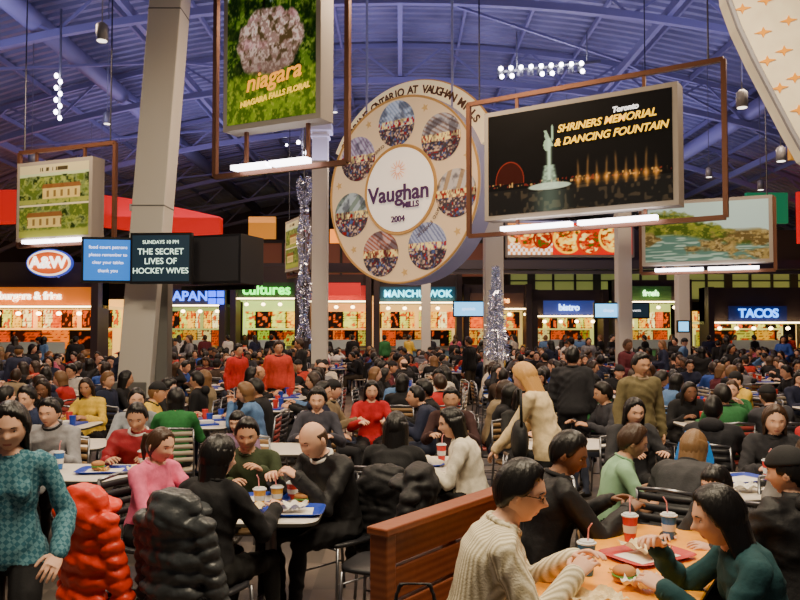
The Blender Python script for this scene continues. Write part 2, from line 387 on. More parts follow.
def put_chair(x,y,rz,col,parent=None,name='dining_chair'):
    a=math.radians(rz); return obj(name,CH,loc=(x,y,0),rz=a,color=col,parent=parent)
def table_me(w,d,top,long=False):
    b=MB(); R=[]
    def sq(wx,dy,z): return np.array([[wx*math.copysign(abs(math.cos(a))**.28,math.cos(a)),dy*math.copysign(abs(math.sin(a))**.28,math.sin(a)),z] for a in np.linspace(0,2*math.pi,40,endpoint=False)])
    b.loft([sq(w/2-.004,d/2-.004,.72),sq(w/2,d/2,.725),sq(w/2,d/2,.743)],1,False); b.loft([sq(w/2,d/2,.743),sq(w/2-.005,d/2-.005,.75)],0); b.loft([sq(w/2-.01,d/2-.01,.718),sq(w/2-.004,d/2-.004,.72)],1)
    for yy in ((-d*.3,d*.3) if long else (0,)):
        b.cyl((0,yy,.02),(0,yy,.72),.035,None,2); b.cyl((0,yy,.70),(0,yy,.72),.12,.16,2)
        for q in range(4):
            a=q*math.pi/2+math.pi/4; b.tube([(0,yy,.07),(math.cos(a)*.15,yy+math.sin(a)*.15,.045),(math.cos(a)*.30,yy+math.sin(a)*.30,.018)],[.03,.024,.016],2,8)
    return b.mesh('dining_table',[top,edgeb,chrome])
red=mat('tray_red',(.5,.03,.03),.4); blue=mat('tray_blue',(.015,.05,.42),.4); paper=mat('paper_white',(.85,.82,.75),.7,bump=(50,.4)); fries=mat('fries_yellow',(.75,.42,.08),.6)
cupB=mat('cup_blue',(.03,.16,.50),.4); cupR=mat('cup_red',(.6,.04,.03),.4); lidm=mat('cup_lid_clear',(.75,.78,.8),.2); strawm=mat('straw_white',(.85,.3,.3),.4); bun=mat('burger_bun',(.45,.2,.06),.6)
wrapm=mat('wrapper_cream',(.85,.7,.42),.6,bump=(40,.5),var=.1)
TZ=.7505
def tray(x,y,rz,m=blue):
    b=MB(); 
    def rr(w,d,z): return np.array([[w*math.copysign(abs(math.cos(a))**.3,math.cos(a)),d*math.copysign(abs(math.sin(a))**.3,math.sin(a)),z] for a in np.linspace(0,2*math.pi,32,endpoint=False)])
    b.loft([rr(.17,.12,0),rr(.20,.15,.02),rr(.205,.155,.02),rr(.2,.15,.022),rr(.17,.12,.005)],0,True); b.box((0,0,.0065),(.27,.18,.002),1,.05)
    build('food_tray',b,[m,paper],loc=(x,y,TZ),rz=rz)
def cup(x,y,m=cupB,h=.13,z=TZ,name='soda_cup'):
    b=MB(); b.tube([(0,0,0),(0,0,.004),(0,0,h*.98),(0,0,h)],[.027,.028,.040,.0425],0,20); b.tube([(0,0,h),(0,0,h+.006),(0,0,h+.008),(0,0,h+.014)],[.0445,.0445,.036,.034],1,20)
    b.tube([(.006,0,h),(.012,0,h+.07),(.03,0,h+.095)],.0035,2,8); b.tube([(0,0,h*.35),(0,0,h*.65)],[.0333,.0372],3,20)
    build(name,b,[m,lidm,strawm,accW],loc=(x,y,z),rz=random.random()*6)
def wrapper(x,y,s=.11,m=None,rz=0,z=TZ):
    n=14; V=[];F=[]; sd=random.random()*9
    for i in range(n):
        for j in range(n):
            u=i/(n-1)*2-1; v=j/(n-1)*2-1
            V.append((u*s*(1+.12*math.sin(5*v+sd)),v*s*.8*(1+.1*math.cos(4*u+sd)),.006+abs(.02*math.sin(4*u+sd+2*math.sin(3*v)))+.012*abs(math.sin(7*v+u*3+sd))+(.02*max(abs(u),abs(v))**4)))
    for i in range(n-1):
        for j in range(n-1): a=i*n+j; F.append([a,a+n,a+n+1,a+1])
    b=MB(); b.add(V,F); build('food_wrapper',b,[m or wrapm],loc=(x,y,z),rz=rz)
def burger(x,y,z=TZ):
    b=MB(); b.ell((0,0,.018),(.05,.05,.018),0,16); b.ell((0,0,.032),(.055,.055,.010),1,16); b.ell((0,0,.048),(.052,.052,.026),0,16)
    for i in range(16): 
        a=i*.4; b.tube([(.09+.02*math.cos(a*3),.03*math.sin(a*5),.008),(.10+.03*math.cos(a*2),.045*math.sin(a*7),.02+.015*math.sin(a))],.004,2,4)
    build('burger_and_fries',b,[bun,mat('lettuce_green',(.1,.3,.04),.6),fries],loc=(x,y,z),smooth=True,rz=random.random()*6)

# ------------------------------------------------------------ poster painting
def vn(x,y,seed=0):
    xi=np.floor(x).astype(int); yi=np.floor(y).astype(int); fx=x-xi; fy=y-yi; fx=fx*fx*(3-2*fx); fy=fy*fy*(3-2*fy)
    def h(a,b): 
        n=(a*374761393+b*668265263+seed*974711)&0x7fffffff; n=((n^(n>>13))*1274126177)&0x7fffffff; return ((n^(n>>16))&0xffff)/65535.
    return (h(xi,yi)*(1-fx)+h(xi+1,yi)*fx)*(1-fy)+(h(xi,yi+1)*(1-fx)+h(xi+1,yi+1)*fx)*fy
def fbm(x,y,seed=0,o=4):
    r=0;a=.5
    for i in range(o): r=r+a*vn(x*2**i,y*2**i,seed+i); a*=.5
    return r
def mixc(c,m,col): m=np.clip(m,0,1)[...,None]; return c*(1-m)+np.array(col)*m
def sf(x,t,k=7): return np.clip((x-t)*k+.5,0,1)
prt=mat('backlit_print',src='attr',emit=.62,rough=.5); prt2=mat('backlit_print_bright',src='attr',emit=2.4,rough=.5)
def painted(name,w,h,fn,parent,loc=(0,0,0),nx=150,ny=100,m=None,rz=0,disc=False):
    u,v=np.meshgrid(np.linspace(0,1,nx),np.linspace(0,1,ny)); c=fn(u,v)
    if disc:
        A=(u*2-1); B=(v*2-1); q=np.maximum(abs(A),abs(B))+1e-9; L=np.sqrt(A*A+B*B)+1e-9; xx=A*q/L; zz=B*q/L; c=fn((xx+1)/2,(zz+1)/2); V=np.stack([xx*w/2,0*u,zz*h/2],-1)
    else: V=np.stack([(u-.5)*w,0*u,(v-.5)*h],-1)
    F=[[j*nx+i,j*nx+i+1,(j+1)*nx+i+1,(j+1)*nx+i] for j in range(ny-1) for i in range(nx-1)]
    b=MB(); b.add(V.reshape(-1,3),F); me=b.mesh(name,[m or prt])
    at=me.color_attributes.new('Col','FLOAT_COLOR','POINT'); cc=np.concatenate([np.clip(c,0,1)**2.3,np.ones(c.shape[:2]+(1,))],-1); at.data.foreach_set('color',cc.reshape(-1).astype(np.float32))
    return obj(name,me,parent=parent,loc=loc,rz=rz)
def p_flowers(u,v):
    n=fbm(u*9,v*14,1); f1=fbm(u*22,v*30,21); f2=fbm(u*50,v*70,41)
    c=np.ones(u.shape+(3,))*np.array([.82,.88,.90])
    top=.66+.30*np.exp(-((u-.22)/.16)**2)+.34*np.exp(-((u-.92)/.10)**2)+.10*(f1-.4)
    for cx,wd,hh in((.12,.07,.92),(.30,.06,.98),(.60,.05,.86),(.74,.05,.90)):
        c=mixc(c,sf(wd*(hh-v)/.3+.012*(f2-.4)*3,np.abs(u-cx),30)*(v>.5)*(v<hh),(.08,.16,.06))
    tr=sf(top,v,25); c=mixc(c,tr*(v<.75),(.12,.22,.07)); c=mixc(c,tr*sf(f1,.52)*(v<.8),(.34,.46,.14)); c=mixc(c,tr*sf(f2,.58)*.7*(v<.85),(.58,.64,.28)); c=mixc(c,tr*sf(.40,n)*.7,(.06,.11,.04))
    c=mixc(c,sf(.012,np.abs(u-.42-.01*np.sin(v*20)),80)*(v>.5),(.06,.07,.03))
    r=((u-.5)/.36)**2+((v-.43)/.19)**2+.9*(fbm(u*9,v*12,9)-.47); bu=sf(1-r,0,6)
    c=mixc(c,bu,(.62,.50,.46)); c=mixc(c,bu*sf(f2,.48),(.90,.80,.76)); c=mixc(c,bu*sf(.38,f1),(.34,.28,.18)); c=mixc(c,bu*sf(.36,v)*.5,(.35,.28,.24)); c=mixc(c,bu*sf(n,.6)*.5,(.75,.5,.55))
    g=sf(.25+.02*np.sin(u*7),v,30); c=mixc(c,g,(.28,.38,.10)); c=mixc(c,g*sf(f1,.5),(.46,.56,.16)); c=mixc(c,g*sf(f2,.58)*.6,(.66,.68,.28)); return c
def p_fountain(u,v):
    c=np.ones(u.shape+(3,))*np.array([.06,.06,.065])+.05*(fbm(u*4,v*4,3)-.4)[...,None]
    q=((u-.13)/.085)**2+((v-.33)/.19)**2; c=mixc(c,(q<1)*(v>.3)*1.,(.20,.08,.06)); c=mixc(c,sf(.05,np.abs(q-.95),20)*(v>.3),(.48,.18,.13))
    band=(v>.26)*(v<.31); r=vn(u*110,v*40,4); c=mixc(c,band*sf(r,.75),(.62,.50,.32)); c=mixc(c,band*(r<.2),(.35,.14,.12)); c=mixc(c,(v<.24)*1.,(.11,.11,.11)); c=mixc(c,(v<.22)*sf(vn(u*60,v*24,8),.72)*.35,(.45,.38,.28))
    s=np.exp(-((u-.36)/.012)**2)*(v>.3)*(v<.70); c=mixc(c,s,(.66,.80,.70)); s2=sf(.10*(.72-v),np.abs(u-.36),60)*(v>.22)*(v<.44); c=mixc(c,s2*.9*(.45+vn(u*80,v*60,2)*.6),(.62,.76,.68)); s3=(((u-.350)/.022)**2+((v-.64)/.06)**2<1)|(((u-.378)/.007)**2+((v-.75)/.08)**2<1)|(((u-.345)/.010)**2+((v-.73)/.032)**2<1)|((np.abs(u-.362+.25*(v-.68))<.008)&(v>.62)&(v<.78)); c=mixc(c,s3*.85,(.62,.76,.66))
    c=mixc(c,sf(1-((u-.36)/.12)**2-((v-.24)/.035)**2,0,4)*.85,(.70,.80,.74)); c=mixc(c,(v<.2)*np.exp(-((u-.36)/.08)**2)*.5,(.4,.5,.46))
    for k in range(9):
        uu=.52+.05*k; tp=.44+.04*math.sin(k*2.1); x0=uu+.12*(v-.3)**2*(1 if k%2 else -1)
        c=mixc(c,np.exp(-((u-x0)/.006)**2)*(v>.2)*sf(tp,v,12)*.45,(.70,.52,.30)); c=mixc(c,np.exp(-((u-uu)/.018)**2-((v-.27)/.04)**2)*.7,(.90,.62,.26))
    return c
def p_house(u,v):
    n=fbm(u*9,v*9,2); f1=fbm(u*26,v*24,22); c=np.ones(u.shape+(3,))*np.array([.64,.68,.52]); c=mixc(c,sf(n,.44,5)*(v<.84),(.30,.36,.14)); c=mixc(c,sf(.40,n)*(v<.85),(.14,.19,.07)); c=mixc(c,sf(f1,.55)*(v<.82)*.6,(.58,.60,.28))
    for b0,a0,a1 in((.52,.34,.88),(.13,.12,.62)):
        h=(u>a0)*(u<a1)*(v>b0)*(v<b0+.15); c=mixc(c,h*.9,(.76,.66,.40)); c=mixc(c,h*((np.floor(u*30)%3==0)&(v>b0+.03)&(v<b0+.12))*.7,(.34,.25,.14)); c=mixc(c,(u>a0+(v-b0-.15)*.5-.02)*(u<a1-(v-b0-.15)*.5+.02)*(v>=b0+.15)*(v<b0+.21)*.9,(.46,.30,.17))
    c=mixc(c,sf(.10,v,30),(.52,.54,.24)); c=mixc(c,((v>.46)*(v<.52))*sf(f1,.3),(.52,.54,.26)); c=mixc(c,(np.abs(v-.44)<.015)*1.,(.74,.70,.56)); c=mixc(c,(v>.88)*1.,(.70,.66,.50)); c=mixc(c,(v>.91)*(v<.96)*(u>.3)*(u<.7)*sf(vn(u*60,v*4,3),.5),(.25,.22,.15)); return c
def p_rocks(u,v):
    n=fbm(u*5,v*5,6); f1=fbm(u*18,v*14,16); f2=fbm(u*44,v*30,19); c=np.ones(u.shape+(3,))*np.array([.62,.72,.70]); hill=sf(.62+.22*np.sin(u*4+1)+.15*(f1-.4),v,14); c=mixc(c,hill,(.24,.30,.11)); c=mixc(c,hill*sf(f1,.52),(.42,.45,.18)); c=mixc(c,hill*sf(f2,.6)*.6,(.58,.56,.26)); w=sf(.36+.10*np.sin(u*5+.6),v,20)
    c=mixc(c,w,(.30,.42,.38)); c=mixc(c,w*sf(vn(u*10,v*50,3),.6)*.7,(.62,.70,.64)); r=sf(n,.50,10)*sf(.50,v,14); c=mixc(c,r,(.34,.29,.17)); c=mixc(c,r*sf(f1,.5),(.52,.46,.28)); c=mixc(c,r*sf(f2,.58)*.6,(.66,.60,.42)); return c
def p_food(u,v):
    n=fbm(u*28,v*10,2); c=np.ones(u.shape+(3,))*np.array([.75,.10,.04]); c=mixc(c,(u<.36)*1.,(.80,.5,.25)); c=mixc(c,(u<.36)*(v<.35)*((np.floor(u*50)+np.floor(v*10))%2==0),(.95,.9,.85))
    for cx,cy,r,cc in((.07,.6,.07,(.95,.85,.6)),(.17,.55,.09,(.85,.40,.08)),(.28,.5,.08,(.5,.12,.04)),(.48,.5,.12,(.95,.70,.15)),(.66,.4,.11,(.70,.2,.04)),(.85,.55,.12,(.95,.75,.25))):
        d=((u-cx)/r)**2+((v-cy)/(r*4))**2; c=mixc(c,sf(1-d,0),cc); c=mixc(c,(d<.75)*sf(n,.52),(.65,.08,.03)); c=mixc(c,(d<.6)*sf(.4,n),(.95,.85,.45)); c=mixc(c,(d<.7)*sf(n,.62),(.2,.35,.06))
    return c
def p_coll(sd):
    def f(u,v):
        n=fbm(u*6,v*6,sd); k=vn(u*26,v*26,sd+3); q=vn(u*34,v*20,sd+8); c=np.ones(u.shape+(3,))*np.array([[.50,.56,.66],[.50,.42,.38],[.60,.50,.38],[.42,.44,.56],[.58,.34,.26],[.45,.50,.46],[.52,.44,.55]][sd%7])
        st=np.abs(((u-.5)*math.cos(sd)+(v-.9)*math.sin(sd+1)))*22; c=mixc(c,(v>.58)*(np.floor(st)%2==0)*.5,(.78,.80,.84)); c=mixc(c,(v>.42)*(v<.58)*sf(q,.5),(.92,.80,.50)); c=mixc(c,(v>.42)*(v<.58)*(q<.3),(.55,.12,.10))
        c=mixc(c,(v<.42)*1.,(.26,.23,.25)); c=mixc(c,(v<.42)*sf(k,.66),(.72,.60,.50)); c=mixc(c,(v<.42)*(k<.2),(.50,.14,.12)); c=mixc(c,(v<.42)*(q>.8),(.28,.34,.5)); c=mixc(c,sf(.38,n)*.5,(.14,.14,.18)); return c
    return f
def p_menu(sd,base):
    def f(u,v):
        P=np.array([base,(.95,.70,.18),(.20,.10,.06),(.80,.80,.30),(.9,.35,.08),(.10,.08,.07),(.95,.88,.55)]); i=np.floor(u*4+sd*.37).astype(int); idx=(i*5+sd*3)%7; c=P[idx]
        k=vn(u*22,v*5,sd); t=(vn(u*70,v*14,sd+1)>.5)&((np.floor(v*14)%2)==0); c=mixc(c,(k>.68)*1.,(.75,.30,.08)); c=mixc(c,t*.6,(.15,.08,.05)); c=mixc(c,(np.abs((u*4+sd*.37)%1-.5)>.46)*1.,(.05,.04,.04)); return c
    return f

# ------------------------------------------------------------ shell
floor=MB(); floor.box((0,28,-.1),(46,68,.2)); build('floor',floor,[mat('floor_tile',(.10,.085,.075),.35,pattern=('check',(.16,.13,.11),1.6),bump=(8,.05))])
def vz(x): return 6.6+5.2*(1-(x/21.)**2)
purp=mat('ceiling_deck_metal',(.27,.265,.38),.45,.2,bump=(1.5,.1),var=.25); beamm=mat('ceiling_beam_paint',(.27,.26,.42),.45,.1)
b=MB(); ys=[];yy=-4.
while yy<56: ys+= [(yy,0),(yy+.16,0),(yy+.20,.10),(yy+.36,.10)]; yy+=.40
xs=np.linspace(-21,21,41)
V=[(x,y,vz(x)+dz) for y,dz in ys for x in xs]; n=len(xs)
b.add(V,[[j*n+i,j*n+i+1,(j+1)*n+i+1,(j+1)*n+i] for j in range(len(ys)-1) for i in range(n-1)]); build('ceiling',b,[purp])
b=MB()
for y in np.arange(7,55,6.5):
    P=[(x,y,vz(x)-.15) for x in np.linspace(-21,21,29)]; Q=[(x,y,vz(x)-1.0-.35*math.cos(x/21*1.57)) for x in np.linspace(-21,21,29)]
    b.tube(P,.10,0,4); b.tube(Q,.13,0,4)
    for i in range(28): b.tube([P[i],Q[i+1]] if i%2 else [Q[i],P[i+1]],.05,0,4)
for x in np.arange(-20,20.1,2.0): b.box((x,25,vz(x)-.12),(.08,60,.16))
for x in(-14,-7,0,7,14): b.box((x,25,vz(x)-1.1),(.14,60,.24))
for k in range(12):
    y=8+k*4; 
    for x0,x1 in((-14,-7),(0,7)) if k%2 else ((-7,0),(7,14)): b.tube([(x0,y,vz(x0)-1.0),(x1,y+4,vz(x1)-1.0)],.05,0,4)
build('ceiling_truss',b,[beamm])
b=MB(); b.cyl((-9.6,4,vz(-9)-.9),(-9.6,52,vz(-9)-.9),.28); b.cyl((12,4,vz(12)-.8),(12,52,vz(12)-.8),.3); build('air_duct',b,[beamm],smooth=True)
wallm=mat('wall_paint_dark',(.10,.07,.09),.7,bump=(3,.05))
for nm,x in(('wall_left',-21.1),('wall_right',21.1)):
    b=MB(); b.box((x,26,4),(.2,60,8)); build(nm,b,[wallm])
b=MB(); b.box((0,56,6),(42.4,.2,12)); build('wall_back',b,[wallm])

# ------------------------------------------------------------ columns
white=mat('column_white_paint',(.70,.66,.58),.5,bump=(2,.04)); baseg=mat('column_base_stone',(.16,.16,.15),.4)
def column(x,y,w,h,lean=0):
    b=MB(); R=[]
    for z in(0.,h):
        c=np.array([[-w/2,-w/2,z],[w/2,-w/2,z],[w/2,w/2,z],[-w/2,w/2,z]]); c[:,0]+=lean*z; R.append(c)
    b.loft(R,0); b.box((0,0,.5),(w*1.06,w*1.06,1.0),1)
    if lean:
        for z in(3.9,7.2): b.box((lean*z,0,z),(w*1.03,w*1.03,.03),1)
        b.box((w/2+.18,.1,2.0),(.20,.3,2.4),1)
    else:
        b.box((0,0,h-.12),(w*1.5,w*1.5,.24),0); b.box((0,0,h-.35),(w*1.2,w*1.2,.08),0)
    build('support_column',b,[white,baseg],loc=(x,y,0),bevel=.02)
column(-4.42,13,.54,11.4,.070); column(-2.06,20,.40,7.2); column(2.16,18,.43,5.3); column(5.75,20,.36,5.4); column(-9,27,.45,6.2); column(9.8,27,.4,5.6); column(1.0,30,.36,5.6)

# ------------------------------------------------------------ hanging signs
frm=mat('sign_frame_bronze',(.17,.075,.045),.4,.5); boxm=mat('sign_box_grey',(.34,.31,.27),.5); tubeL=glow('fluorescent_tube',(1,.93,.98),9); cable=mat('steel_cable',(.08,.08,.09),.4,.8)
def hang_sign(name,c,ang,fw,fh,pw,ph,pz,fn,px=0.,texts=(),m=None,lit=True,nx=260,ny=190):
    e=empty(name,c,ang); b=MB(); t=.075
    for z in(-fh/2,fh/2): b.box((0,0,z),(fw,t,t))
    for x in(-fw/2,fw/2): b.box((x,0,0),(t,t,fh))
    b.box((px,.0,pz),(pw+.16,.34,ph+.16),1)
    for x in(-pw*.35,pw*.35):
        b.box((px+x,0,(pz-ph/2-fh/2)/2),(.05,.05,pz-ph/2+fh/2),0)
        if fh/2-(pz+ph/2)>.05: b.box((px+x,0,(pz+ph/2+fh/2)/2),(.05,.05,fh/2-pz-ph/2),0)
    if lit:
        for x in(-pw*.22,pw*.22): b.box((px+x,-.16,-fh/2+.06),(pw*.40,.16,.07),2)
    zt=vz(c[0])-1.0-c[2]
    for x in(-fw*.45,fw*.45): b.tube([(x,0,fh/2),(x,0,zt)],.014,3,6)
    build('frame',b,[frm,boxm,tubeL,cable],parent=e)
    painted('poster',pw,ph,fn,e,(px,-.176,pz),nx,ny,m=m)
    for body_,sz,x,z,col,sh,ro in texts: text('lettering',body_,sz,e,(px+x,-.19,pz+z),col,shear=sh,roll=ro,ext=.004,off=.004)
    return e
yel=glow('lettering_yellow',(1,.58,.02),1.3); wht=glow('lettering_white',(1,1,1),1.5)
hang_sign('hanging_billboard',(3.07,12.8,4.74),math.atan2(-2.4,3.67),4.35,2.4,3.15,1.75,-.02,p_fountain,-.12,
  [('Toronto',.12,.85,.66,wht,.2,.03),('SHRINERS MEMORIAL',.170,.52,.50,yel,.3,.03),('& DANCING FOUNTAIN',.170,.58,.28,yel,.3,.03)],prt)
hang_sign('hanging_billboard',(-1.83,11.6,6.0),math.atan2(-1.2,2.35),2.42,3.5,1.62,2.75,.35,p_flowers,-.03,
  [('niagara',.36,.05,-.74,glow('lettering_orange',(1,.36,.02),1.3),.3,.12),('NIAGARA FALLS FLORAL',.115,.08,-1.02,yel,.25,.12)],prt)
hang_sign('hanging_billboard',(-6.92,16,4.62),math.atan2(-.9,2.3),2.55,2.0,1.85,1.5,-.10,p_house,-.15,(),prt)
hang_sign('hanging_billboard',(7.1,18,4.02),math.atan2(-1.2,2.7),2.9,1.65,2.65,1.35,.1,p_rocks,0,(),prt)
hang_sign('hanging_billboard',(-2.9,22,4.2),math.atan2(-2.2,1.),1.9,1.6,1.2,1.3,.05,p_house,0,(),prt,lit=False)

# ------------------------------------------------------------ round sign
e=empty('round_hanging_sign',(.02,17,4.93),math.radians(-38))
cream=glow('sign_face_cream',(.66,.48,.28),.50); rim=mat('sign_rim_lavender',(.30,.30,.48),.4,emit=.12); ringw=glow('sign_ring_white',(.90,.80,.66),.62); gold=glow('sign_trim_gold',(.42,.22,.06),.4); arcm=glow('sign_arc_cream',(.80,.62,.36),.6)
b=MB(); Rr=2.08
def disc(b,r,y,th,mi,n=96): b.tube([(0,y+th,0),(0,y,0)],[r,r],mi,n)
disc(b,Rr,0,.55,1); disc(b,Rr-.02,-.02,.03,0); disc(b,Rr*.46,-.05,.04,3); disc(b,Rr*.445,-.06,.03,2)
for r in(Rr-.03,Rr*.47): b.tube([(r*math.cos(a),-.045,r*math.sin(a)) for a in np.linspace(0,2*math.pi,96,endpoint=False)],.026,3,6,closed=True)
A=np.linspace(math.radians(22),math.radians(152),56)
b.loft([np.array([[r*math.cos(a),y,r*math.sin(a)] for r,y in((2.0,.24),(2.46,.24),(2.46,.40),(2.0,.40))]) for a in A],4)
b.tube([(2.46*math.cos(a),.30,2.46*math.sin(a)) for a in A],.035,3,6)
zt=vz(0)-1.0-4.93
for x in(-1.2,1.2): b.tube([(x,.25,1.6),(x,.25,zt)],.03,1,6)
build('disc_body',b,[cream,rim,ringw,gold,arcm],parent=e)
for i in range(7):
    a=math.radians(90-360/7*i+4); painted('photo_disc',1.02,1.02,p_coll(i),e,(Rr*.715*math.cos(a),-.035,Rr*.715*math.sin(a)),64,64,disc=True,m=prt)
purt=glow('lettering_purple',(.06,.015,.08),.3); brn=glow('lettering_brown',(.08,.03,.01),.2)
text('title','Vaughan',.50,e,(0,-.11,-.10),purt,off=.010); text('subtitle','MILLS',.18,e,(.35,-.11,-.37),purt,off=.006); text('year','2004',.19,e,(0,-.11,-.66),purt,off=.004)
b=MB()
for i in range(14):
    a=i/14*2*math.pi; b.tube([(.07*math.cos(a),-.11,.42+.07*math.sin(a)),(.22*math.cos(a),-.11,.42+.22*math.sin(a))],[.012,.006],0,5)
build('starburst',b,[glow('starburst_orange',(.6,.22,.1),.6)],parent=e)
def arc(s,r,a0,a1,size,y,off=.0):
    for i,ch in enumerate(s):
        a=math.radians(a0+(a1-a0)*i/(len(s)-1)); 
        if ch!=' ': text('arc_letter',ch,size,e,(r*math.cos(a),y,r*math.sin(a)),brn,roll=a-math.pi/2,ext=.004,off=off)
arc('SHOPPING ONTARIO AT VAUGHAN MILLS',2.25,146,36,.24,.22,.008)
arc('DISCOVER ONTARIO',1.12,155,115,.10,-.05); arc('CELEBRATE ONTARIO',1.16,-65,-20,.10,-.05)
b=MB()
for q in range(7):
    a0=math.radians(90-360/7*q+4+25.7); c=(Rr*.88*math.cos(a0),Rr*.88*math.sin(a0))
    P=[(c[0]+(.10 if k%2 else .045)*math.cos(k*math.pi/5),-.03,c[1]+(.10 if k%2 else .045)*math.sin(k*math.pi/5)) for k in range(10)]; b.add(P,[list(range(10))],0)
build('leaf_emblems',b,[glow('emblem_tan',(.5,.30,.10),.5)],parent=e)

# ------------------------------------------------------------ monitors
bez=mat('monitor_bezel',(.012,.012,.014),.35); scrB=glow('screen_blue',(.015,.16,.60),1.2); scrK=glow('screen_dark',(.01,.03,.05),.5); scrC=glow('screen_cyan',(.15,.55,1),2.2)
def monitor(x,y,z,w,h,rz,scr,lines=(),tm=wht,mount=None):
    e=empty('wall_monitor',(x,y,z),rz); b=MB(); b.box((0,0,0),(w,.10,h),0); b.box((0,.09,0),(w*.7,.12,h*.7),0); b.box((0,-.052,0),(w-.07,.004,h-.08),1)
    if mount: b.tube([(0,.12,0),mount],.03,0,8)
    build('case',b,[bez,scr],parent=e)
    for t,sz,zz in lines: text('caption',t,sz,e,(0,-.058,zz),tm,ext=.002)
monitor(-4.60,12.25,2.95,.80,.72,math.radians(10),scrB,[('food court patrons',.075,.2),('please remember to',.07,.08),('clear your tables',.07,-.04),('thank you',.075,-.17)],mount=(.4,.5,0))
monitor(-3.73,12.15,2.97,.98,.80,math.radians(-4),scrK,[('SUNDAYS 10 PM',.08,.25),('THE SECRET',.135,.1),('LIVES OF',.135,-.05),('HOCKEY WIVES',.125,-.2)],glow('caption_green',(.75,1,.8),1.6),mount=(-.1,.6,0))
b=MB(); b.box((0,0,0),(.92,.7,.78)); b.box((0,-.352,0),(.84,.004,.70),1); b.box((-.3,.2,-.42),(1.4,.08,.08)); build('monitor_housing',b,[bez,mat('housing_mesh',(.03,.03,.035),.5)],loc=(-2.80,12.6,2.97),rz=math.radians(-20),bevel=.01)
monitor(1.85,21,2.42,.85,.45,0,scrC,[('specials',.12,0)],mount=(0,.5,-.0)); monitor(5.35,20.0,2.35,.75,.42,0,scrC,[('shops',.12,0)],mount=(.3,.2,0)); monitor(6.05,20.0,2.35,.72,.42,0,scrK,[('events',.10,0)],mount=(-.2,.2,0)); monitor(8.0,22,1.95,.35,.35,0,scrC)

# ------------------------------------------------------------ storefronts
def shop(x0,x1,y,h,signtxt,scol,tcol,wallc,counter,menu,ft=2.9,tsz=.42,lit=1.0,fe=.25):
    w=x1-x0; e=empty('food_counter',((x0+x1)/2,y,0)); b=MB()
    sm=mat('fascia_%d'%(len(MATS)),scol,.5,emit=fe); wm=glow('shop_interior_%d'%(len(MATS)),wallc,lit*.6); cm=mat('counter_front_%d'%(len(MATS)),counter,.4,emit=.25)
    b.box((-w/2+.12,0,h/2),(.24,1.0,h),8); b.box((w/2-.12,0,h/2),(.24,1.0,h),8); b.box((0,.2,(ft+h)/2),(w,.6,h-ft),8)
    b.box((0,-.25,.5),(w-.6,.7,1.0),2); b.box((0,-.28,1.03),(w-.5,.85,.06),4); b.box((0,2.2,ft/2+.2),(w,.1,ft+.4),1); b.box((0,1.1,ft+.05),(w,2.2,.1),1)
    b.box((0,-.2,1.25),(w*.5,.02,.38),5); b.box((0,-.35,ft+.05),(w-.5,.06,.05),3)
    for k in range(3): b.box((-w*.3+k*w*.3,1.9,1.0+.1*k),(w*.22,.4,1.3),4)
    for k in range(int(w*1.4)):
        b.ell((-w/2+.6+k*.7,-.1,ft-.18),(.09,.09,.07),3,10); b.tube([(-w/2+.6+k*.7,-.1,ft-.12),(-w/2+.6+k*.7,-.1,ft)],.015,4,6)
        b.box((-w/2+.5+k*.7,-.1,1.14+.03*(k%3)),(.22,.2,.16),6+k%2)
    sw_=min(w*.86,len(signtxt)*tsz*.75+.5); b.box((0,-.12,ft+.42),(sw_,.1,.62),0)
    build('kiosk',b,[sm,wm,cm,glow('downlight',(1,.72,.35),13),mat('steel_counter',(.35,.33,.30),.3,.7),mat('sneeze_glass',(.5,.6,.6),.1),mat('goods_red',(.6,.08,.04),.5),mat('goods_yellow',(.8,.5,.1),.5),mat('kiosk_dark_panel',(.05,.035,.04),.5)],parent=e)
    k=max(1,int(w/1.5))
    for i in range(k): painted('menu_board',w/k*.9,.75,p_menu(i+int(abs(x0)*3)+50,menu),e,(-w/2+w*(i+.5)/k,1.95,2.30),40,16,m=prt2)
    painted('display_shelves',w-.6,.7,p_menu(int(abs(x0)*5)+9,wallc),e,(0,1.68,1.5),70,14,m=prt)
    text('sign_letters',signtxt,tsz,e,(0,-.22,ft+.42),glow('sign_letters_%d'%len(MATS),tcol,4.0),ext=.03,off=.012)
    return e
shop(-15.2,-10.3,27,4.2,'burgers & fries',(.5,.12,.01),(1,.85,.6),(1,.55,.12),(.8,.22,.02),(1,.6,.12),ft=2.6,tsz=.36,lit=2.4,fe=.9)
shop(-20,-15.4,26,4.0,'donuts',(.3,.03,.02),(1,.3,.1),(1,.55,.15),(.6,.1,.02),(1,.7,.2),lit=1.6)
shop(-10.2,-7.1,32,4.2,'JAPAN',(.01,.015,.05),(.04,.15,1),(.40,.55,.20),(.05,.08,.25),(.5,.7,.4),ft=2.8,tsz=.55)
shop(-7,-4.1,32.5,4.5,'cultures',(.02,.05,.02),(.1,1,.08),(.65,.80,.22),(.1,.40,.08),(.75,.85,.3),ft=3.1,tsz=.62,lit=1.8)
shop(-4.0,-1.2,33,4.2,'grill house',(.40,.02,.02),(1,.6,.4),(.95,.5,.15),(.35,.05,.03),(.95,.6,.2),ft=3.0,tsz=.34,fe=.6,lit=1.4)
shop(-1.1,2.6,33,4.2,'MANCHU WOK',(.02,.08,.12),(.12,.8,.95),(.9,.62,.2),(.1,.15,.18),(.9,.75,.3),ft=2.95,tsz=.40,lit=1.5)
shop(2.7,5.6,33.5,3.8,'noodles',(.08,.04,.03),(1,.45,.1),(.8,.55,.15),(.2,.12,.05),(.8,.7,.3),ft=2.7,tsz=.34,lit=1.3)
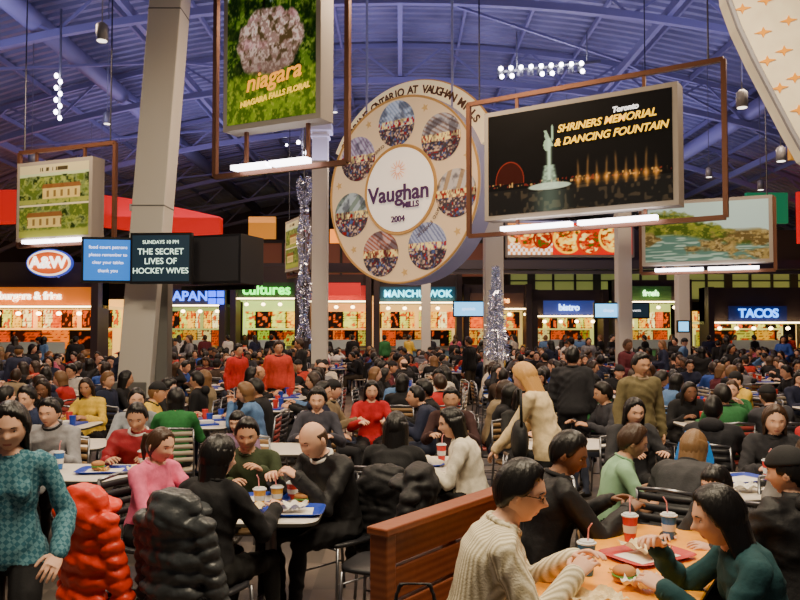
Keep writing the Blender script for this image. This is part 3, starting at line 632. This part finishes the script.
shop(5.7,9.0,34,3.6,'bistro',(.03,.05,.25),(.4,.6,1),(.60,.60,.18),(.1,.12,.3),(.8,.75,.3),ft=2.4,tsz=.38,fe=.7,lit=1.3)
shop(9.1,12.4,33.5,4.0,'fresh',(.04,.10,.03),(.5,1,.4),(.55,.65,.18),(.1,.25,.08),(.7,.8,.3),ft=3.0,tsz=.34,lit=1.7)
shop(12.5,16.8,32,3.6,'TACOS',(.01,.02,.12),(.05,.3,1),(.70,.68,.20),(.08,.1,.35),(.85,.80,.3),ft=2.1,tsz=.5,lit=1.7)
shop(16.9,20.9,31,4.2,'PIZZA',(.4,.03,.02),(1,.7,.2),(.95,.6,.2),(.4,.05,.02),(.9,.6,.2),lit=1.5)
b=MB(); b.box((13,35.6,3.9),(16,.1,1.4),1)
for k in range(17): b.box((5+k,35.5,3.9),(.1+.25*(k%3==1),.12,1.4),0)
b.box((13,35.5,4.6),(16,.14,.12),0); b.box((13,35.5,4.1),(16,.14,.06),0); b.box((13,35.5,3.2),(16,.14,.12),0); build('window_1',b,[mat('mullion_dark',(.03,.03,.03),.5),glow('window_green_glow',(.32,.36,.10),.32)])
b=MB(); b.box((-4,35.6,5.1),(16,.1,1.6),1)
for k in range(13): b.box((-12+k*1.33,35.5,5.1),(.1,.12,1.6),0)
b.box((-4,35.5,5.9),(16,.14,.14),0); build('window_2',b,[mat('mullion_dark'),glow('window_maroon_glow',(.16,.05,.03),.35)])
e=empty('oval_restaurant_sign',(-11.8,26.1,4.10)); b=MB()
for rx,rz_,y,mi in((.78,.48,0,0),(.72,.43,-.05,1),(.66,.37,-.08,2)):
    b.loft([np.array([[rx*math.cos(a),y+dy,rz_*math.sin(a)] for a in np.linspace(0,2*math.pi,48,endpoint=False)]) for dy in(.12,0)],mi)
b.tube([(0,.1,-.2),(0,.75,-.4)],.05,0,8)
build('plate',b,[glow('oval_rim_blue',(.03,.06,.45),1),glow('oval_white',(1,.85,.7),1.6),glow('oval_orange',(.75,.12,.02),.9)],parent=e); text('letters','A&W',.52,e,(0,-.10,0),glow('letters_cream',(1,.9,.75),3),ext=.02,off=.02)
redg=glow('fascia_red_lit',(.62,.012,.008),.8)
b=MB(); P=[]
for x in np.linspace(-20,-7,30): P.append((x,26.5+3.5*math.sin((x+20)/13*1.6),5.0+1.0*math.sin((x+20)/13*3.0)))
b.loft([np.array([[x,y,z-.1],[x,y+.6,z-.1],[x,y+.6,z+1.1],[x,y,z+1.1]]) for x,y,z in P],0); build('canopy_fascia',b,[redg])
b=MB(); b.box((11,31,4.45),(19,.5,.35),0); b.box((11,31,4.15),(19,.25,.12),0); b.box((-2,33.8,4.55),(14,.4,.4),0); b.box((13,36.2,5.5),(16,.3,2),0); build('bulkhead_beam',b,[mat('bulkhead_dark',(.07,.06,.08),.5)])
e=empty('food_billboard',(7.0,31.9,5.6)); b=MB(); b.box((0,.12,0),(5.3,.2,1.5)); build('light_box',b,[boxm],parent=e); painted('print',5.1,1.3,p_food,e,(0,0,0),200,50,m=mat('backlit_food_print',src='attr',emit=1.7,rough=.5))
b=MB(); b.box((0,0,0),(3.0,.2,2.0)); build('wall_sign_red',b,[glow('pennant_red',(.7,.01,.01),1.0)],loc=(16.9,30,6.2)); 
b=MB(); b.box((0,0,0),(1.6,.2,1.2)); build('wall_sign_green',b,[glow('sign_green',(.02,.25,.10),.5)],loc=(14.3,30.2,6.6))
b=MB(); b.box((0,0,0),(2.6,.15,.55)); build('wall_sign_orange',b,[glow('sign_orange',(.9,.25,.02),1.6)],loc=(-1.5,31,5.6))
b=MB(); b.box((0,0,0),(1.3,.15,.5)); build('wall_sign_maroon',b,[glow('sign_maroon',(.5,.015,.015),1.0)],loc=(-2.2,30.5,3.45))
b=MB(); b.box((0,0,0),(1.1,.15,.9)); build('wall_sign_amber',b,[glow('sign_amber',(.6,.22,.02),.8)],loc=(-5.6,31.5,6.0))
b=MB()
for i in range(9): b.ell((-17.5+i*.42,24.8,3.9+.25*math.sin(i*1.9)),(.22,.22,.22),i%3,12)
for x in(-17.3,-14.4): b.tube([(x,24.8,3.9),(x,26.6,3.8)],.04,3,6)
b.tube([(-17.7,24.85,3.9),(-13.9,24.85,3.9)],.05,3,6)
build('festive_orbs',b,[glow('orb_orange',(1,.30,.03),1.2),glow('orb_gold',(.9,.55,.08),1),glow('orb_green',(.1,.5,.1),.8),cable],smooth=True)
b=MB()
for i in range(2):
    for j in range(2): b.box((-7.55+i*.34,31.2,3.0+j*.3),(.27,.1,.24),0)
build('neon_tiles',b,[glow('neon_blue',(.01,.08,1),4)])

# ------------------------------------------------------------ cream star canopy
e=empty('star_canopy_panel',(0,9,0)); b=MB()
pts=[(3.70,7.2),(3.86,5.75),(3.98,5.40),(4.16,5.0),(4.36,4.60),(4.56,4.20),(4.75,3.85),(5.1,3.6),(6.6,3.6),(6.6,7.2)]
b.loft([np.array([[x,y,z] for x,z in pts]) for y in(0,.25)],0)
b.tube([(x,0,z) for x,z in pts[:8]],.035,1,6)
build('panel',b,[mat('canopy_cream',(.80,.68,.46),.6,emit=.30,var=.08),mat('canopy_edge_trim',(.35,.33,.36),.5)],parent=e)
b=MB()
for x,z in((4.02,5.62),(4.30,5.72),(4.56,5.48),(4.26,5.34),(4.50,5.12),(4.30,5.0),(4.62,4.80),(4.44,4.68),(4.62,5.80),(4.84,5.3),(4.66,4.42),(4.85,4.9)):
    q=[((.105 if k%2==0 else .03)*math.sin(k*math.pi/4),(.062 if k%2==0 else .026)*math.cos(k*math.pi/4)) for k in range(8)]
    b.loft([np.array([[x+a,y,z+c+a*.15] for a,c in q]) for y in(-.015,.01)],0)
build('stars',b,[glow('star_gold',(.75,.28,.01),.5)],parent=e)
b=MB(); b.tube([(4.2,9.1,7.0),(4.2,9.1,9.6)],.03); b.tube([(6.2,9.1,7.0),(6.2,9.1,9.6)],.03); o=build('hanger_rods',b,[cable]); o.parent=e; o.location=(0,-9,0)
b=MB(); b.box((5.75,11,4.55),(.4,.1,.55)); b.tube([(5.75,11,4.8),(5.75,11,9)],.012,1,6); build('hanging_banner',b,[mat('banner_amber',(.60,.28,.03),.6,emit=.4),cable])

# ------------------------------------------------------------ fixtures
spot=glow('spot_bulb',(.95,.92,1),16); fix=mat('fixture_grey',(.25,.25,.28),.4,.3)
def can(x,y,z,s=1.):
    b=MB(); b.tube([(0,0,.0),(0,0,.35*s),(0,0,.42*s)],[.13*s,.13*s,.05*s],0,16); b.tube([(0,0,-.01),(0,0,.02)],.11*s,1,16); b.tube([(0,0,.42*s),(0,0,vz(x)-z-.1)],.012,0,6); build('pendant_can_light',b,[fix,glow('can_glow',(1,.9,.75),3)],loc=(x,y,z),smooth=True)
for x,y,z in((-5.05,13,6.75),(6.0,13.5,5.75),(7.9,16,5.35),(-7.6,20,7.2),(-2.2,26,9.2),(9.6,24,6.6),(11.2,24,6.2),(-10.5,22,6.6),(4.2,28,9.0),(8.2,26,8.2)): can(x,y,z,.75)
b=MB(); b.tube([(2.9,23,9.55),(6.0,23,9.9)],.05,0,6)
for i in range(9): 
    for j in range(2 if i in(0,1,4,5,8) else 1): b.ell((3.0+i*.3+.03*j,22.85,9.62+.02*i-.24*j),(.07,.07,.07),1,10); b.tube([(3.0+i*.3,23,9.40+.02*i),(3.0+i*.3,23,9.62+.02*i)],.1,0,8)
b.tube([(3.5,23,9.6),(3.5,23,10.8)],.02,0,6); b.tube([(5.6,23,9.8),(5.6,23,10.8)],.02,0,6)
build('track_spotlights',b,[fix,spot],smooth=True)
b=MB()
b.tube([(-8.4,19,7.0),(-8.4,19,9.8)],.03,0,6)
for i in range(8): b.ell((-8.4+.05*(-1)**i,18.9,7.05+i*.15),(.05,.05,.065),1,10)
build('vertical_spotlight_bar',b,[fix,spot],smooth=True)
b=MB()
for x,z in((2.0,5.1),(2.2,4.6),(2.1,4.2)): b.ell((x,17.4,z+.6),(.05,.05,.05),0,8); b.tube([(x,17.4,z+.6),(2.15,17.7,z+.6)],.015,1,6)
for x,z in((-2.9,8.0),(-2.7,7.7),(-2.75,7.35)): b.ell((x,22,z-.8),(.06,.06,.06),0,8); b.tube([(x,22,z-.8),(-2.8,22.1,z-.4)],.02,1,6)
b.tube([(-2.8,22.1,6.6),(-2.8,22.1,10.2)],.02,1,6)
for x,y,z in((-12,30,8.3),(-11.6,30,8.2),(11.5,34,8.6),(12,34,8.5),(6.5,30,9.6),(7,30,9.5),(-5,34,10),(-14,26,7.5)):
    b.ell((x,y,z),(.06,.06,.06),0,8); b.tube([(x,y,z+.03),(x,y,vz(x))],.015,1,5)
build('truss_spotlights',b,[spot,fix])

tins=mat('tinsel_silver',(.75,.75,.85),.15,1.,emit=.05)
def tinsel(n,z0,z1,rf,ln):
    V=[];F=[]
    for i in range(n):
        z=random.uniform(z0,z1); r=rf(z); a=random.random()*6.28; c=Vector((r*math.cos(a),r*math.sin(a),z)); d=Vector(rng.normal(size=3)).normalized()*ln; g=Vector(rng.normal(size=3)).normalized()*.014
        k=len(V); V+=[list(c-d-g),list(c+d-g),list(c+d+g),list(c-d+g)]; F.append([k,k+1,k+2,k+3])
    return V,F
b=MB(); b.add(*tinsel(1800,1.6,5.6,lambda z:.13+.05*math.sin(z*5),.04),0); b.tube([(0,0,1.5),(0,0,10.5)],.02,1,6); build('tinsel_garland',b,[tins,cable],loc=(-2.35,19,0))
b=MB(); b.add(*tinsel(1500,1.2,3.2,lambda z:(.28*(3.5-z)/2.3)*math.sqrt(random.random())+.02,.05),0); b.tube([(0,0,0),(0,0,3.1)],[.06,.02],1,8); b.tube([(0,0,0),(0,0,.6)],[.3,.34],1,16); build('tinsel_tree',b,[tins,baseg],loc=(2.05,16.6,0))

# ------------------------------------------------------------ foreground furniture
def rect_table(x,y,w,d,rz,m,long=False): return obj('dining_table',table_me(w,d,m,long),loc=(x,y,0),rz=math.radians(rz))
rect_table(1.12,3.68,.66,1.6,-30.7,lamO,True)
rect_table(-.80,4.88,.66,.78,0,lam); rect_table(-2.55,6.1,1.5,.7,-4,lam); rect_table(.15,6.45,.8,.75,6,lam); rect_table(2.5,5.6,1.0,.9,10,lam,False); rect_table(2.75,4.5,.9,.8,-20,lam)
rect_table(-1.15,7.3,.9,.7,0,lam); rect_table(-3.4,7.6,1.2,.7,0,lam); rect_table(1.6,7.6,.9,.7,0,lam)
woodm=mat('bench_wood',(.20,.050,.018),.38,pattern=('hstripes',(.28,.08,.03),9),bump=(14,.15))
b=MB(); Lb=1.16
for i,z in enumerate((.17,.32,.47,.62,.77,.92)): b.box((Lb/2,0,z),(Lb,.05,.135),0)
b.box((Lb/2,0,1.005),(Lb+.03,.11,.035),0); b.box((.03,0,.5),(.07,.09,1.0),0); b.box((Lb-.03,0,.5),(.07,.09,1.0),0); b.box((Lb*.5,.03,.5),(.06,.05,1.0),0)
b.box((Lb/2,-.26,.43),(Lb,.46,.045),0); b.box((Lb/2,-.26,.21),(Lb*.94,.06,.40),0); b.box((.1,-.26,.2),(.06,.4,.40),0); b.box((Lb-.1,-.26,.2),(.06,.4,.40),0)
build('wooden_bench',b,[woodm],loc=(-.09,3.30,0),rz=math.atan2(.80,.60),bevel=.008)

# ------------------------------------------------------------ explicit people
wood=(.30,.18,.08); dk=(.02,.02,.025); wch=(.50,.42,.32)
person('walking_woman',-1.80,3.62,200,top=argyle,hair='bob',hair_m=hairK,pose='walk',fem=True,s=.92,lean=4,yaw=-2,pitch=-12,hands=((-.24,.22,.93),(.26,.02,.86)),vox=.011,hem=.06,bulk=.95)
person('seated_man',.30,3.32,-90,top=knit,skin=skinA,pose='sit',lean=16,hair='short',glasses=True,pitch=-12,hands=((-.08,.42,.84),(.12,.38,.83)),bulk=1.12,vox=.010,acc=knit,yaw=-10,rib=1,s=1.07,headup=.01)
person('seated_man',.78,4.40,-84,top=black,skin=skinC,lean=13,hair='crop',pitch=-20,yaw=-28,hands=((-.12,.44,.84),(.12,.44,.84)),bulk=1.18,vox=.012,s=1.05,chair=dk)
person('seated_woman',1.48,3.12,82,col=(.008,.05,.06),skin=skinA,fem=True,hair='longf',lean=17,pitch=-14,hands=((-.12,.44,.84),(.12,.42,.94)),vox=.010,curl=.6,chair=dk)
person('seated_woman',-1.07,4.32,-26,col=(.006,.006,.008),fem=True,hair='bob',lean=8,pitch=-10,yaw=-20,bulk=1.12,vox=.012,chair=dk,pan=denim)
person('seated_man',-.42,5.36,136,top=black,skin=skinA,hair='bald',hair_m=hairB,lean=18,pitch=-20,bulk=1.15,hands=((-.10,.42,.90),(.10,.46,.88)),vox=.011,chair=dk,belly=.05,curl=.6,acc=accW,s=1.03)
person('seated_boy',-1.10,5.66,188,col=(.035,.05,.02),skin=skinB,hair='short',s=.97,lean=10,pitch=-12,hands=((-.12,.42,.92),(.10,.44,.84)),vox=.012,chair=wood)
person('seated_girl',-1.68,5.20,-118,col=(.80,.16,.30),fem=True,hair='pony',hair_m=hairB,s=.95,lean=10,pitch=-14,vox=.012,chair=dk,hands=((-.12,.42,.88),(.10,.40,.84)))
person('seated_man',-2.22,6.72,186,top=trackm,skin=skinB,hair='short',lean=14,pitch=-18,bulk=1.15,vox=.013,chair=wood,acc=accW)
person('seated_woman',-3.05,6.95,176,col=(.3,.3,.32),hair='short',lean=10,vox=.013,chair=wood,bulk=1.15)
person('seated_woman',-2.85,5.45,4,col=(.33,.36,.38),hair='long',fem=True,lean=10,vox=.015,chair=wood,bulk=1.2)
person('seated_woman',-.06,5.62,-12,col=(.012,.012,.014),fem=True,hair='long',lean=12,bulk=1.12,vox=.013,chair=dk)
person('seated_woman',.58,6.15,84,col=(.75,.68,.54),fem=True,hair='long',lean=14,pitch=-10,bulk=1.12,vox=.013,chair=dk,yaw=10)
person('standing_woman',1.20,6.3,62,col=(.80,.62,.36),fem=True,hair='long',hair_m=hairY,pose='stand',lean=17,pitch=-22,bulk=1.0,s=.98,hands=((-.14,.42,.88),(.12,.42,.90)),vox=.013,hem=.08)
person('seated_boy',1.42,5.35,-98,top=greent,skin=skinB,hair='short',s=.96,lean=14,sleeve='short',pitch=-18,vox=.013,chair=wood,hair_m=hairB)
person('seated_woman',1.78,5.0,-38,col=(.05,.05,.055),fem=True,hair='bob',hair_m=mat('hair_tan',(.22,.12,.05),.45,bump=(70,.5),strand=True),lean=26,pitch=-22,bulk=1.22,vox=.013,chair=dk)
person('seated_man',1.98,3.85,25,top=black,hair='hat',lean=6,bulk=1.35,vox=.012,chair=dk,hood=True,yaw=25)
person('seated_boy',1.80,4.25,120,col=(.03,.03,.035),hair='fringe',s=.85,lean=12,vox=.013,chair=dk,skin=skinA)
person('standing_man',2.40,7.85,196,col=(.16,.13,.06),skin=skinB,hair='short',pose='stand',lean=3,bulk=1.1,vox=.013,hem=.10,acc=mat('hood_fur',(.4,.3,.2),.9),s=.98)
person('standing_man',2.05,9.3,-20,col=(.02,.02,.025),hair='crop',pose='stand',lean=4,bulk=1.2,vox=.015,hem=.1,skin=skinC)
person('seated_woman',2.05,7.0,185,col=(.03,.03,.035),fem=True,hair='long',acc=accW,bulk=1.15,lean=10,vox=.013,chair=dk)
person('seated_woman',-2.3,8.0,14,col=(.02,.16,.04),fem=True,hair='bob',lean=10,vox=.015,chair=wch)
person('seated_girl',-1.42,7.0,170,col=(.25,.15,.25),fem=True,hair='fringe',s=.85,vox=.013,chair=wood)
person('seated_woman',-.85,8.1,182,col=(.05,.05,.07),fem=True,hair='curly',vox=.013,chair=wood)
person('seated_woman',3.0,6.3,165,col=(.02,.02,.025),fem=True,hair='bob',hair_m=hairB,vox=.013,bulk=1.2,chair=dk)
person('seated_man',2.75,6.9,-30,col=(.015,.015,.02),hair='short',vox=.015,bulk=1.25,chair=dk,hood=True)
person('seated_man',3.7,7.0,200,col=(.45,.015,.02),hair='short',vox=.013,bulk=1.15,chair=dk)
person('seated_woman',3.55,5.6,95,col=(.02,.02,.03),fem=True,hair='long',vox=.013,bulk=1.2,chair=dk)
person('seated_woman',2.55,5.0,170,col=(.25,.23,.22),fem=True,hair='bob',hair_m=hairB,vox=.013,bulk=1.2,lean=20,chair=dk)
person('seated_man',-3.55,6.3,-85,col=(.06,.05,.04),hair='short',vox=.015,chair=wood)
person('seated_woman',-2.75,8.15,200,col=(.30,.32,.36),fem=True,hair='pony',vox=.015,chair=wch)
person('seated_man',-3.9,8.3,170,col=(.02,.03,.08),hair='curly',vox=.015,chair=wch)
person('seated_man',.55,8.2,170,col=(.05,.02,.02),hair='crop',vox=.015,chair=wood,skin=skinB)
person('seated_woman',1.25,8.3,200,col=(.02,.02,.02),fem=True,hair='longf',vox=.015,chair=wood)
person('seated_woman',-.35,9.3,188,col=(.50,.012,.02),fem=True,hair='long',vox=.015,chair=wood)

# ------------------------------------------------------------ coats on chairs
def puffy(name,x,y,rz,m,z1=.97,w=.25,step=.078,zr=.058):
    b=MB(); z=z1; i=0
    while z>.34:
        k=1+.05*math.sin(i*.9); d=.085 if z<.85 else .07
        b.ell((.012*math.sin(i*2.3),-.245-.012*(i%2),z),(w*k*(.85 if i==0 else 1),d,zr),0,20); z-=step; i+=1
    for sx in(-1,1):
        for j in range(9): b.ell((sx*(w*.9+.008*j),-.25+.012*j,z1-.08-j*.068),(.066,.065,.048),0,12)
    b.ell((0,-.25,z1+.035),(.16,.085,.06),0,14); b.ell((0,-.16,z1-.03),(w*.8,.09,.05),0,14); b.ell((0,-.30,z1-.05),(.14,.07,.10),0,14)
    V,F,Nn=remesh(b,.010,2 if step>.05 else 14); V=V+Nn*(.006*np.sin(V@np.array([38,22,12])+2*np.sin(V@np.array([11,-17,29])))*np.sin(V@np.array([-21,31,44])))[:,None]; o=MB(); o.add(V,F); build(name,o,[m],loc=(x,y,0),rz=math.radians(rz),smooth=True)
puffy('red_puffer_coat',-1.55,4.42,-34,mat('nylon_red',(.75,.045,.015),.42,bump=(18,.35)),step=.10,zr=.07,z1=.93,w=.21)
puffy('grey_puffer_coat',-1.07,4.32,-26,mat('nylon_charcoal',(.045,.05,.055),.38,bump=(18,.35)),step=.085,zr=.062,z1=.93,w=.22)
put_chair(-1.55,4.42,-34,dk)
put_chair(-.12,4.75,70,dk); puffy('black_coat',-.12,4.75,70,black,w=.20,step=.03,zr=.06)
puffy('black_coat',-.06,5.62,-12,black,z1=.84,w=.20,step=.03,zr=.06)
b=MB(); b.loft([np.array([[-w,-d,z],[w,-d,z],[w*.95,d,z],[-w*.95,d,z]]) for z,w,d in((.0,.11,.06),(.02,.12,.065),(.18,.13,.055),(.30,.11,.03))],0)
for y in(-.03,.03): b.tube([(-.05,y,.29),(-.045,y,.37),(.045,y,.37),(.05,y,.29)],.007,0,6)
build('shopping_bag',b,[mat('bag_blue',(.015,.22,.75),.35,bump=(20,.5))],loc=(2.10,5.60,TZ),bevel=.01,rz=.3)
b=MB(); b.ell((0,0,0),(.13,.09,.14),0,16); b.tube([(-.1,0,.1),(-.06,0,.24),(.06,0,.24),(.1,0,.1)],.012,0,6); V,F,_=remesh(b,.01,1); o=MB(); o.add(V,F); build('handbag',o,[black],loc=(.06,3.14,.60),smooth=True)
b=MB(); b.ell((0,0,0),(.07,.15,.17),0,16); V,F,_=remesh(b,.012,1); o=MB(); o.add(V,F); o.tube([(0,-.1,.12),(0,-.06,.4),(0,.06,.4),(0,.1,.12)],.012,0,6); build('shoulder_bag',o,[black],loc=(.94,6.15,.98),smooth=True)
tray(1.20,3.82,.5,red); wrapper(.78,3.14,.10,rz=.3); wrapper(1.02,3.36,.08,paper,rz=1); burger(.98,3.44); cup(.84,3.54,cupB,.14); cup(1.20,4.10,cupR,.13); wrapper(1.2,3.84,.1,rz=2,z=TZ+.01); cup(1.42,4.15,cupB,.12)
tray(-.66,4.74,0,blue); tray(-.92,5.08,.2,blue); cy=mat('cup_yellow',(.75,.4,.05),.4); wrapper(-.9,4.72,.09); cup(-.88,4.92,cy,.10); cup(-.78,4.98,cy,.10); burger(-.62,4.98); cup(-1.02,4.70,paper,.10); wrapper(-.64,4.72,.08,paper,z=TZ+.01); cup(-.70,5.12,cupR,.1)
tray(-2.3,6.1,.1,blue); wrapper(-2.0,6.05,.09); cup(-2.7,6.2,cupB); burger(-2.35,6.1,TZ+.01); cup(-2.05,6.25,cupR); wrapper(-2.9,6.0,.1,paper)
tray(.15,6.4,.1,blue); cup(.35,6.6,cupR); wrapper(-.05,6.5,.08,paper); cup(2.7,5.75,cupR,.14); cup(2.85,5.4,cupB,.14); wrapper(2.35,5.35,.1,paper); tray(2.5,5.75,.4,blue); tray(2.7,4.5,.1,blue); cup(2.9,4.65,cupB,.13); cup(2.45,4.4,cupR,.13)
wrapper(2.6,4.3,.09)

# ------------------------------------------------------------ crowd
cm=[skinR,cloth,denim,hairR,shoe,eyeW,iris,lip,accK]
BASE=[];STB=[]
for i,(h,f,bl,ln,hd) in enumerate([('short',0,1.1,10,None),('long',1,1.05,8,None),('crop',0,1.2,16,((-.12,.36,.95),(.15,.42,.80))),('bob',1,1.1,12,((-.05,.3,1.0),(.05,.3,1.0))),('short',0,1.15,2,((-.1,.25,.66),(.1,.25,.66))),('bald',0,1.15,12,None),('pony',1,1.0,14,((-.17,.4,.80),(.08,.22,1.08))),('long',1,1.2,20,None),('hat',0,1.2,8,None),('curly',0,1.0,-2,((-.2,.35,.8),(.2,.35,.8))),('bob',1,1.2,4,((.1,.35,.82),(.15,.3,1.0))),('short',0,1.25,20,None),('fringe',0,1.05,6,((-.2,.3,.9),(.1,.4,.8))),('longf',1,1.1,10,((-.1,.38,.9),(.1,.2,1.1))),('cap',0,1.15,12,None),('curly',1,1.1,10,None)]):
    BASE.append(body(pose='sit',lean=ln,hair=h,fem=bool(f),bulk=bl,hands=hd,vox=.022,side=[0,4,-3,2][i%4],yaw=[0,15,-20,10,-10,30,-30,0,20,-15,5,12,-25,25,0,-8][i],pitch=-10+5*(i%3),seed=i+1,hood=i in(4,7)).mesh('crowd_seated_%d'%i,cm))
for i,(h,f,bl,hd) in enumerate([('short',0,1.15,None),('long',1,1.1,((-.15,.3,1.05),(.15,.3,1.05))),('crop',0,1.2,((-.15,.3,1.05),(.15,.3,1.05))),('bob',1,1.15,None),('hat',0,1.2,None)]):
    STB.append(body(pose='stand',lean=3,hair=h,fem=bool(f),bulk=bl,hands=hd,vox=.022,yaw=[0,20,-15,25,-30][i],seed=i+3,hem=.08).mesh('crowd_standing_%d'%i,cm))
for m in BASE+STB: m.polygons.foreach_set('use_smooth',[True]*len(m.polygons))
PAL=[(.009,.009,.011)]*14+[(.015,.02,.05),(.015,.02,.05),(.04,.04,.05),(.05,.03,.02),(.62,.55,.45),(.5,.02,.02),(.03,.08,.35),(.6,.12,.2),(.03,.16,.05),(.18,.18,.20),(.75,.5,.06),(.12,.02,.03),(.10,.2,.4),(.25,.19,.11),(.55,.05,.03),(.7,.65,.6)]
crowd=empty('seated_crowd'); furn=empty('dining_table_and_chair_rows'); stand=empty('standing_crowd')
TT=table_me(.7,1.1,lam); TT2=table_me(1.1,.7,lam)
trayM=MB(); trayM.box((0,0,.01),(.36,.27,.02),0); trayM.tube([(.08,.05,.02),(.08,.05,.14)],[.03,.04],1,10); trayM.box((-.06,0,.035),(.16,.12,.03),2); trayM.tube([(-.13,-.1,.02),(-.13,-.1,.12)],[.03,.04],0,10)
trayMe=trayM.mesh('tray_set',[blue,cupR,paper])
def free(x,y,r=.42): return all((x-a)**2+(y-c)**2>r*r for a,c in PEOPLE)
cols=[(-2.06,20),(2.16,18),(5.75,20),(-4.3,13),(2.05,16.6),(-2.35,19),(-9,27),(9.8,27),(1,30)]
y=9.2
while y<30:
    xm=.60*y+1.0; x=-xm+random.random()
    while x<xm:
        tx=x+random.uniform(-.15,.15); ty=y+random.uniform(-.15,.15); vert=random.random()<.5
        if y>24 and x<-8.5: x+=2; continue
        if all((tx-a)**2+(ty-c)**2>1.1 for a,c in cols):
            if free(tx,ty,.6):
                obj('dining_table',TT if vert else TT2,parent=furn,loc=(tx,ty,0))
                for q in(-.25,.25): obj('tray_set',trayMe,parent=furn,loc=(tx+(0 if vert else q),ty+(q if vert else 0),TZ),rz=random.random()*6)
            for a,c in((-1,-1),(-1,1),(1,-1),(1,1)):
                if vert: px,py,rz=tx+a*.66,ty+c*.27,(-90 if a<0 else 90)
                else: px,py,rz=tx+a*.27,ty+c*.66,(0 if c<0 else 180)
                rz+=random.uniform(-14,14)
                if not free(px,py): continue
                obj('dining_chair',CH,parent=furn,loc=(px,py,0),rz=math.radians(rz),color=random.choice([wood,dk,dk,wch,(.3,.05,.04)]))
                if random.random()<.94:
                    o=obj('person',random.choice(BASE),parent=crowd,loc=(px,py,0),rz=math.radians(rz),color=random.choice(PAL))
                    PEOPLE.append((px,py))
        x+=1.98
    y+=1.9
for i in range(90):
    y=random.uniform(13,29.5); x=random.uniform(-.58,.58)*y
    if free(x,y,.45) and all((x-a)**2+(y-c)**2>.6 for a,c in cols):
        s=random.uniform(.9,1.02); o=obj('person',random.choice(STB),parent=stand,loc=(x,y,0),rz=random.random()*6.28,color=random.choice(PAL)); o.scale=(s,s,s); PEOPLE.append((x,y))
for i in range(30):
    x=-14+i*1.03+random.uniform(-.3,.3); y=(30.2 if x>-9 else 24.6)+random.uniform(-.4,.5); o=obj('person',random.choice(STB),parent=stand,loc=(x,y,0),rz=random.uniform(-1,1),color=random.choice(PAL))
for i in range(12):
    x=-9+i*2.3; obj('person',random.choice(STB),parent=stand,loc=(x,33.6 if x<12 else 32.6,0),rz=math.pi,color=random.choice([(.5,.48,.45),(.35,.02,.02),(.02,.02,.02)]))

# ------------------------------------------------------------ lights
def area(name,loc,sx,sy,e,col,rot=(0,0,0)):
    l=bpy.data.lights.new(name,'AREA'); l.shape='RECTANGLE'; l.size=sx; l.size_y=sy; l.energy=e; l.color=col; o=bpy.data.objects.new(name,l); COL.objects.link(o); o.location=loc; o.rotation_euler=rot; return o
area('ceiling_light_front',(.3,2.4,6.3),2.5,1.5,440,(1,.82,.56),(math.radians(14),0,0))
area('ceiling_light_left',(-4,6.0,6.6),1.5,1.5,330,(1,.80,.55)); area('ceiling_light_right',(3.6,6.4,6.6),1.5,1.5,330,(1,.80,.55))
for x,y in((-7,14),(0,12),(7,14),(-6,22),(6,22),(0,27)): area('ceiling_light',(x,y,7.6),2.5,2.5,420,(1,.72,.46))
for x,y in((-10,16),(9,16),(-8,30),(8,30),(0,22)): area('uplight',(x,y,6.2),6,6,360,(.50,.48,1.0),(math.pi,0,0))
w=bpy.data.worlds.new('World'); scene.world=w; w.use_nodes=True; w.node_tree.nodes['Background'].inputs[0].default_value=(.58,.50,.52,1); w.node_tree.nodes['Background'].inputs[1].default_value=.14
cam=bpy.data.cameras.new('camera'); cam.lens=35; cam.sensor_width=36; co=bpy.data.objects.new('camera',cam); COL.objects.link(co); co.location=(0,0,1.85); co.rotation_euler=(math.radians(90+2.21),0,0); scene.camera=co
cam.clip_end=200
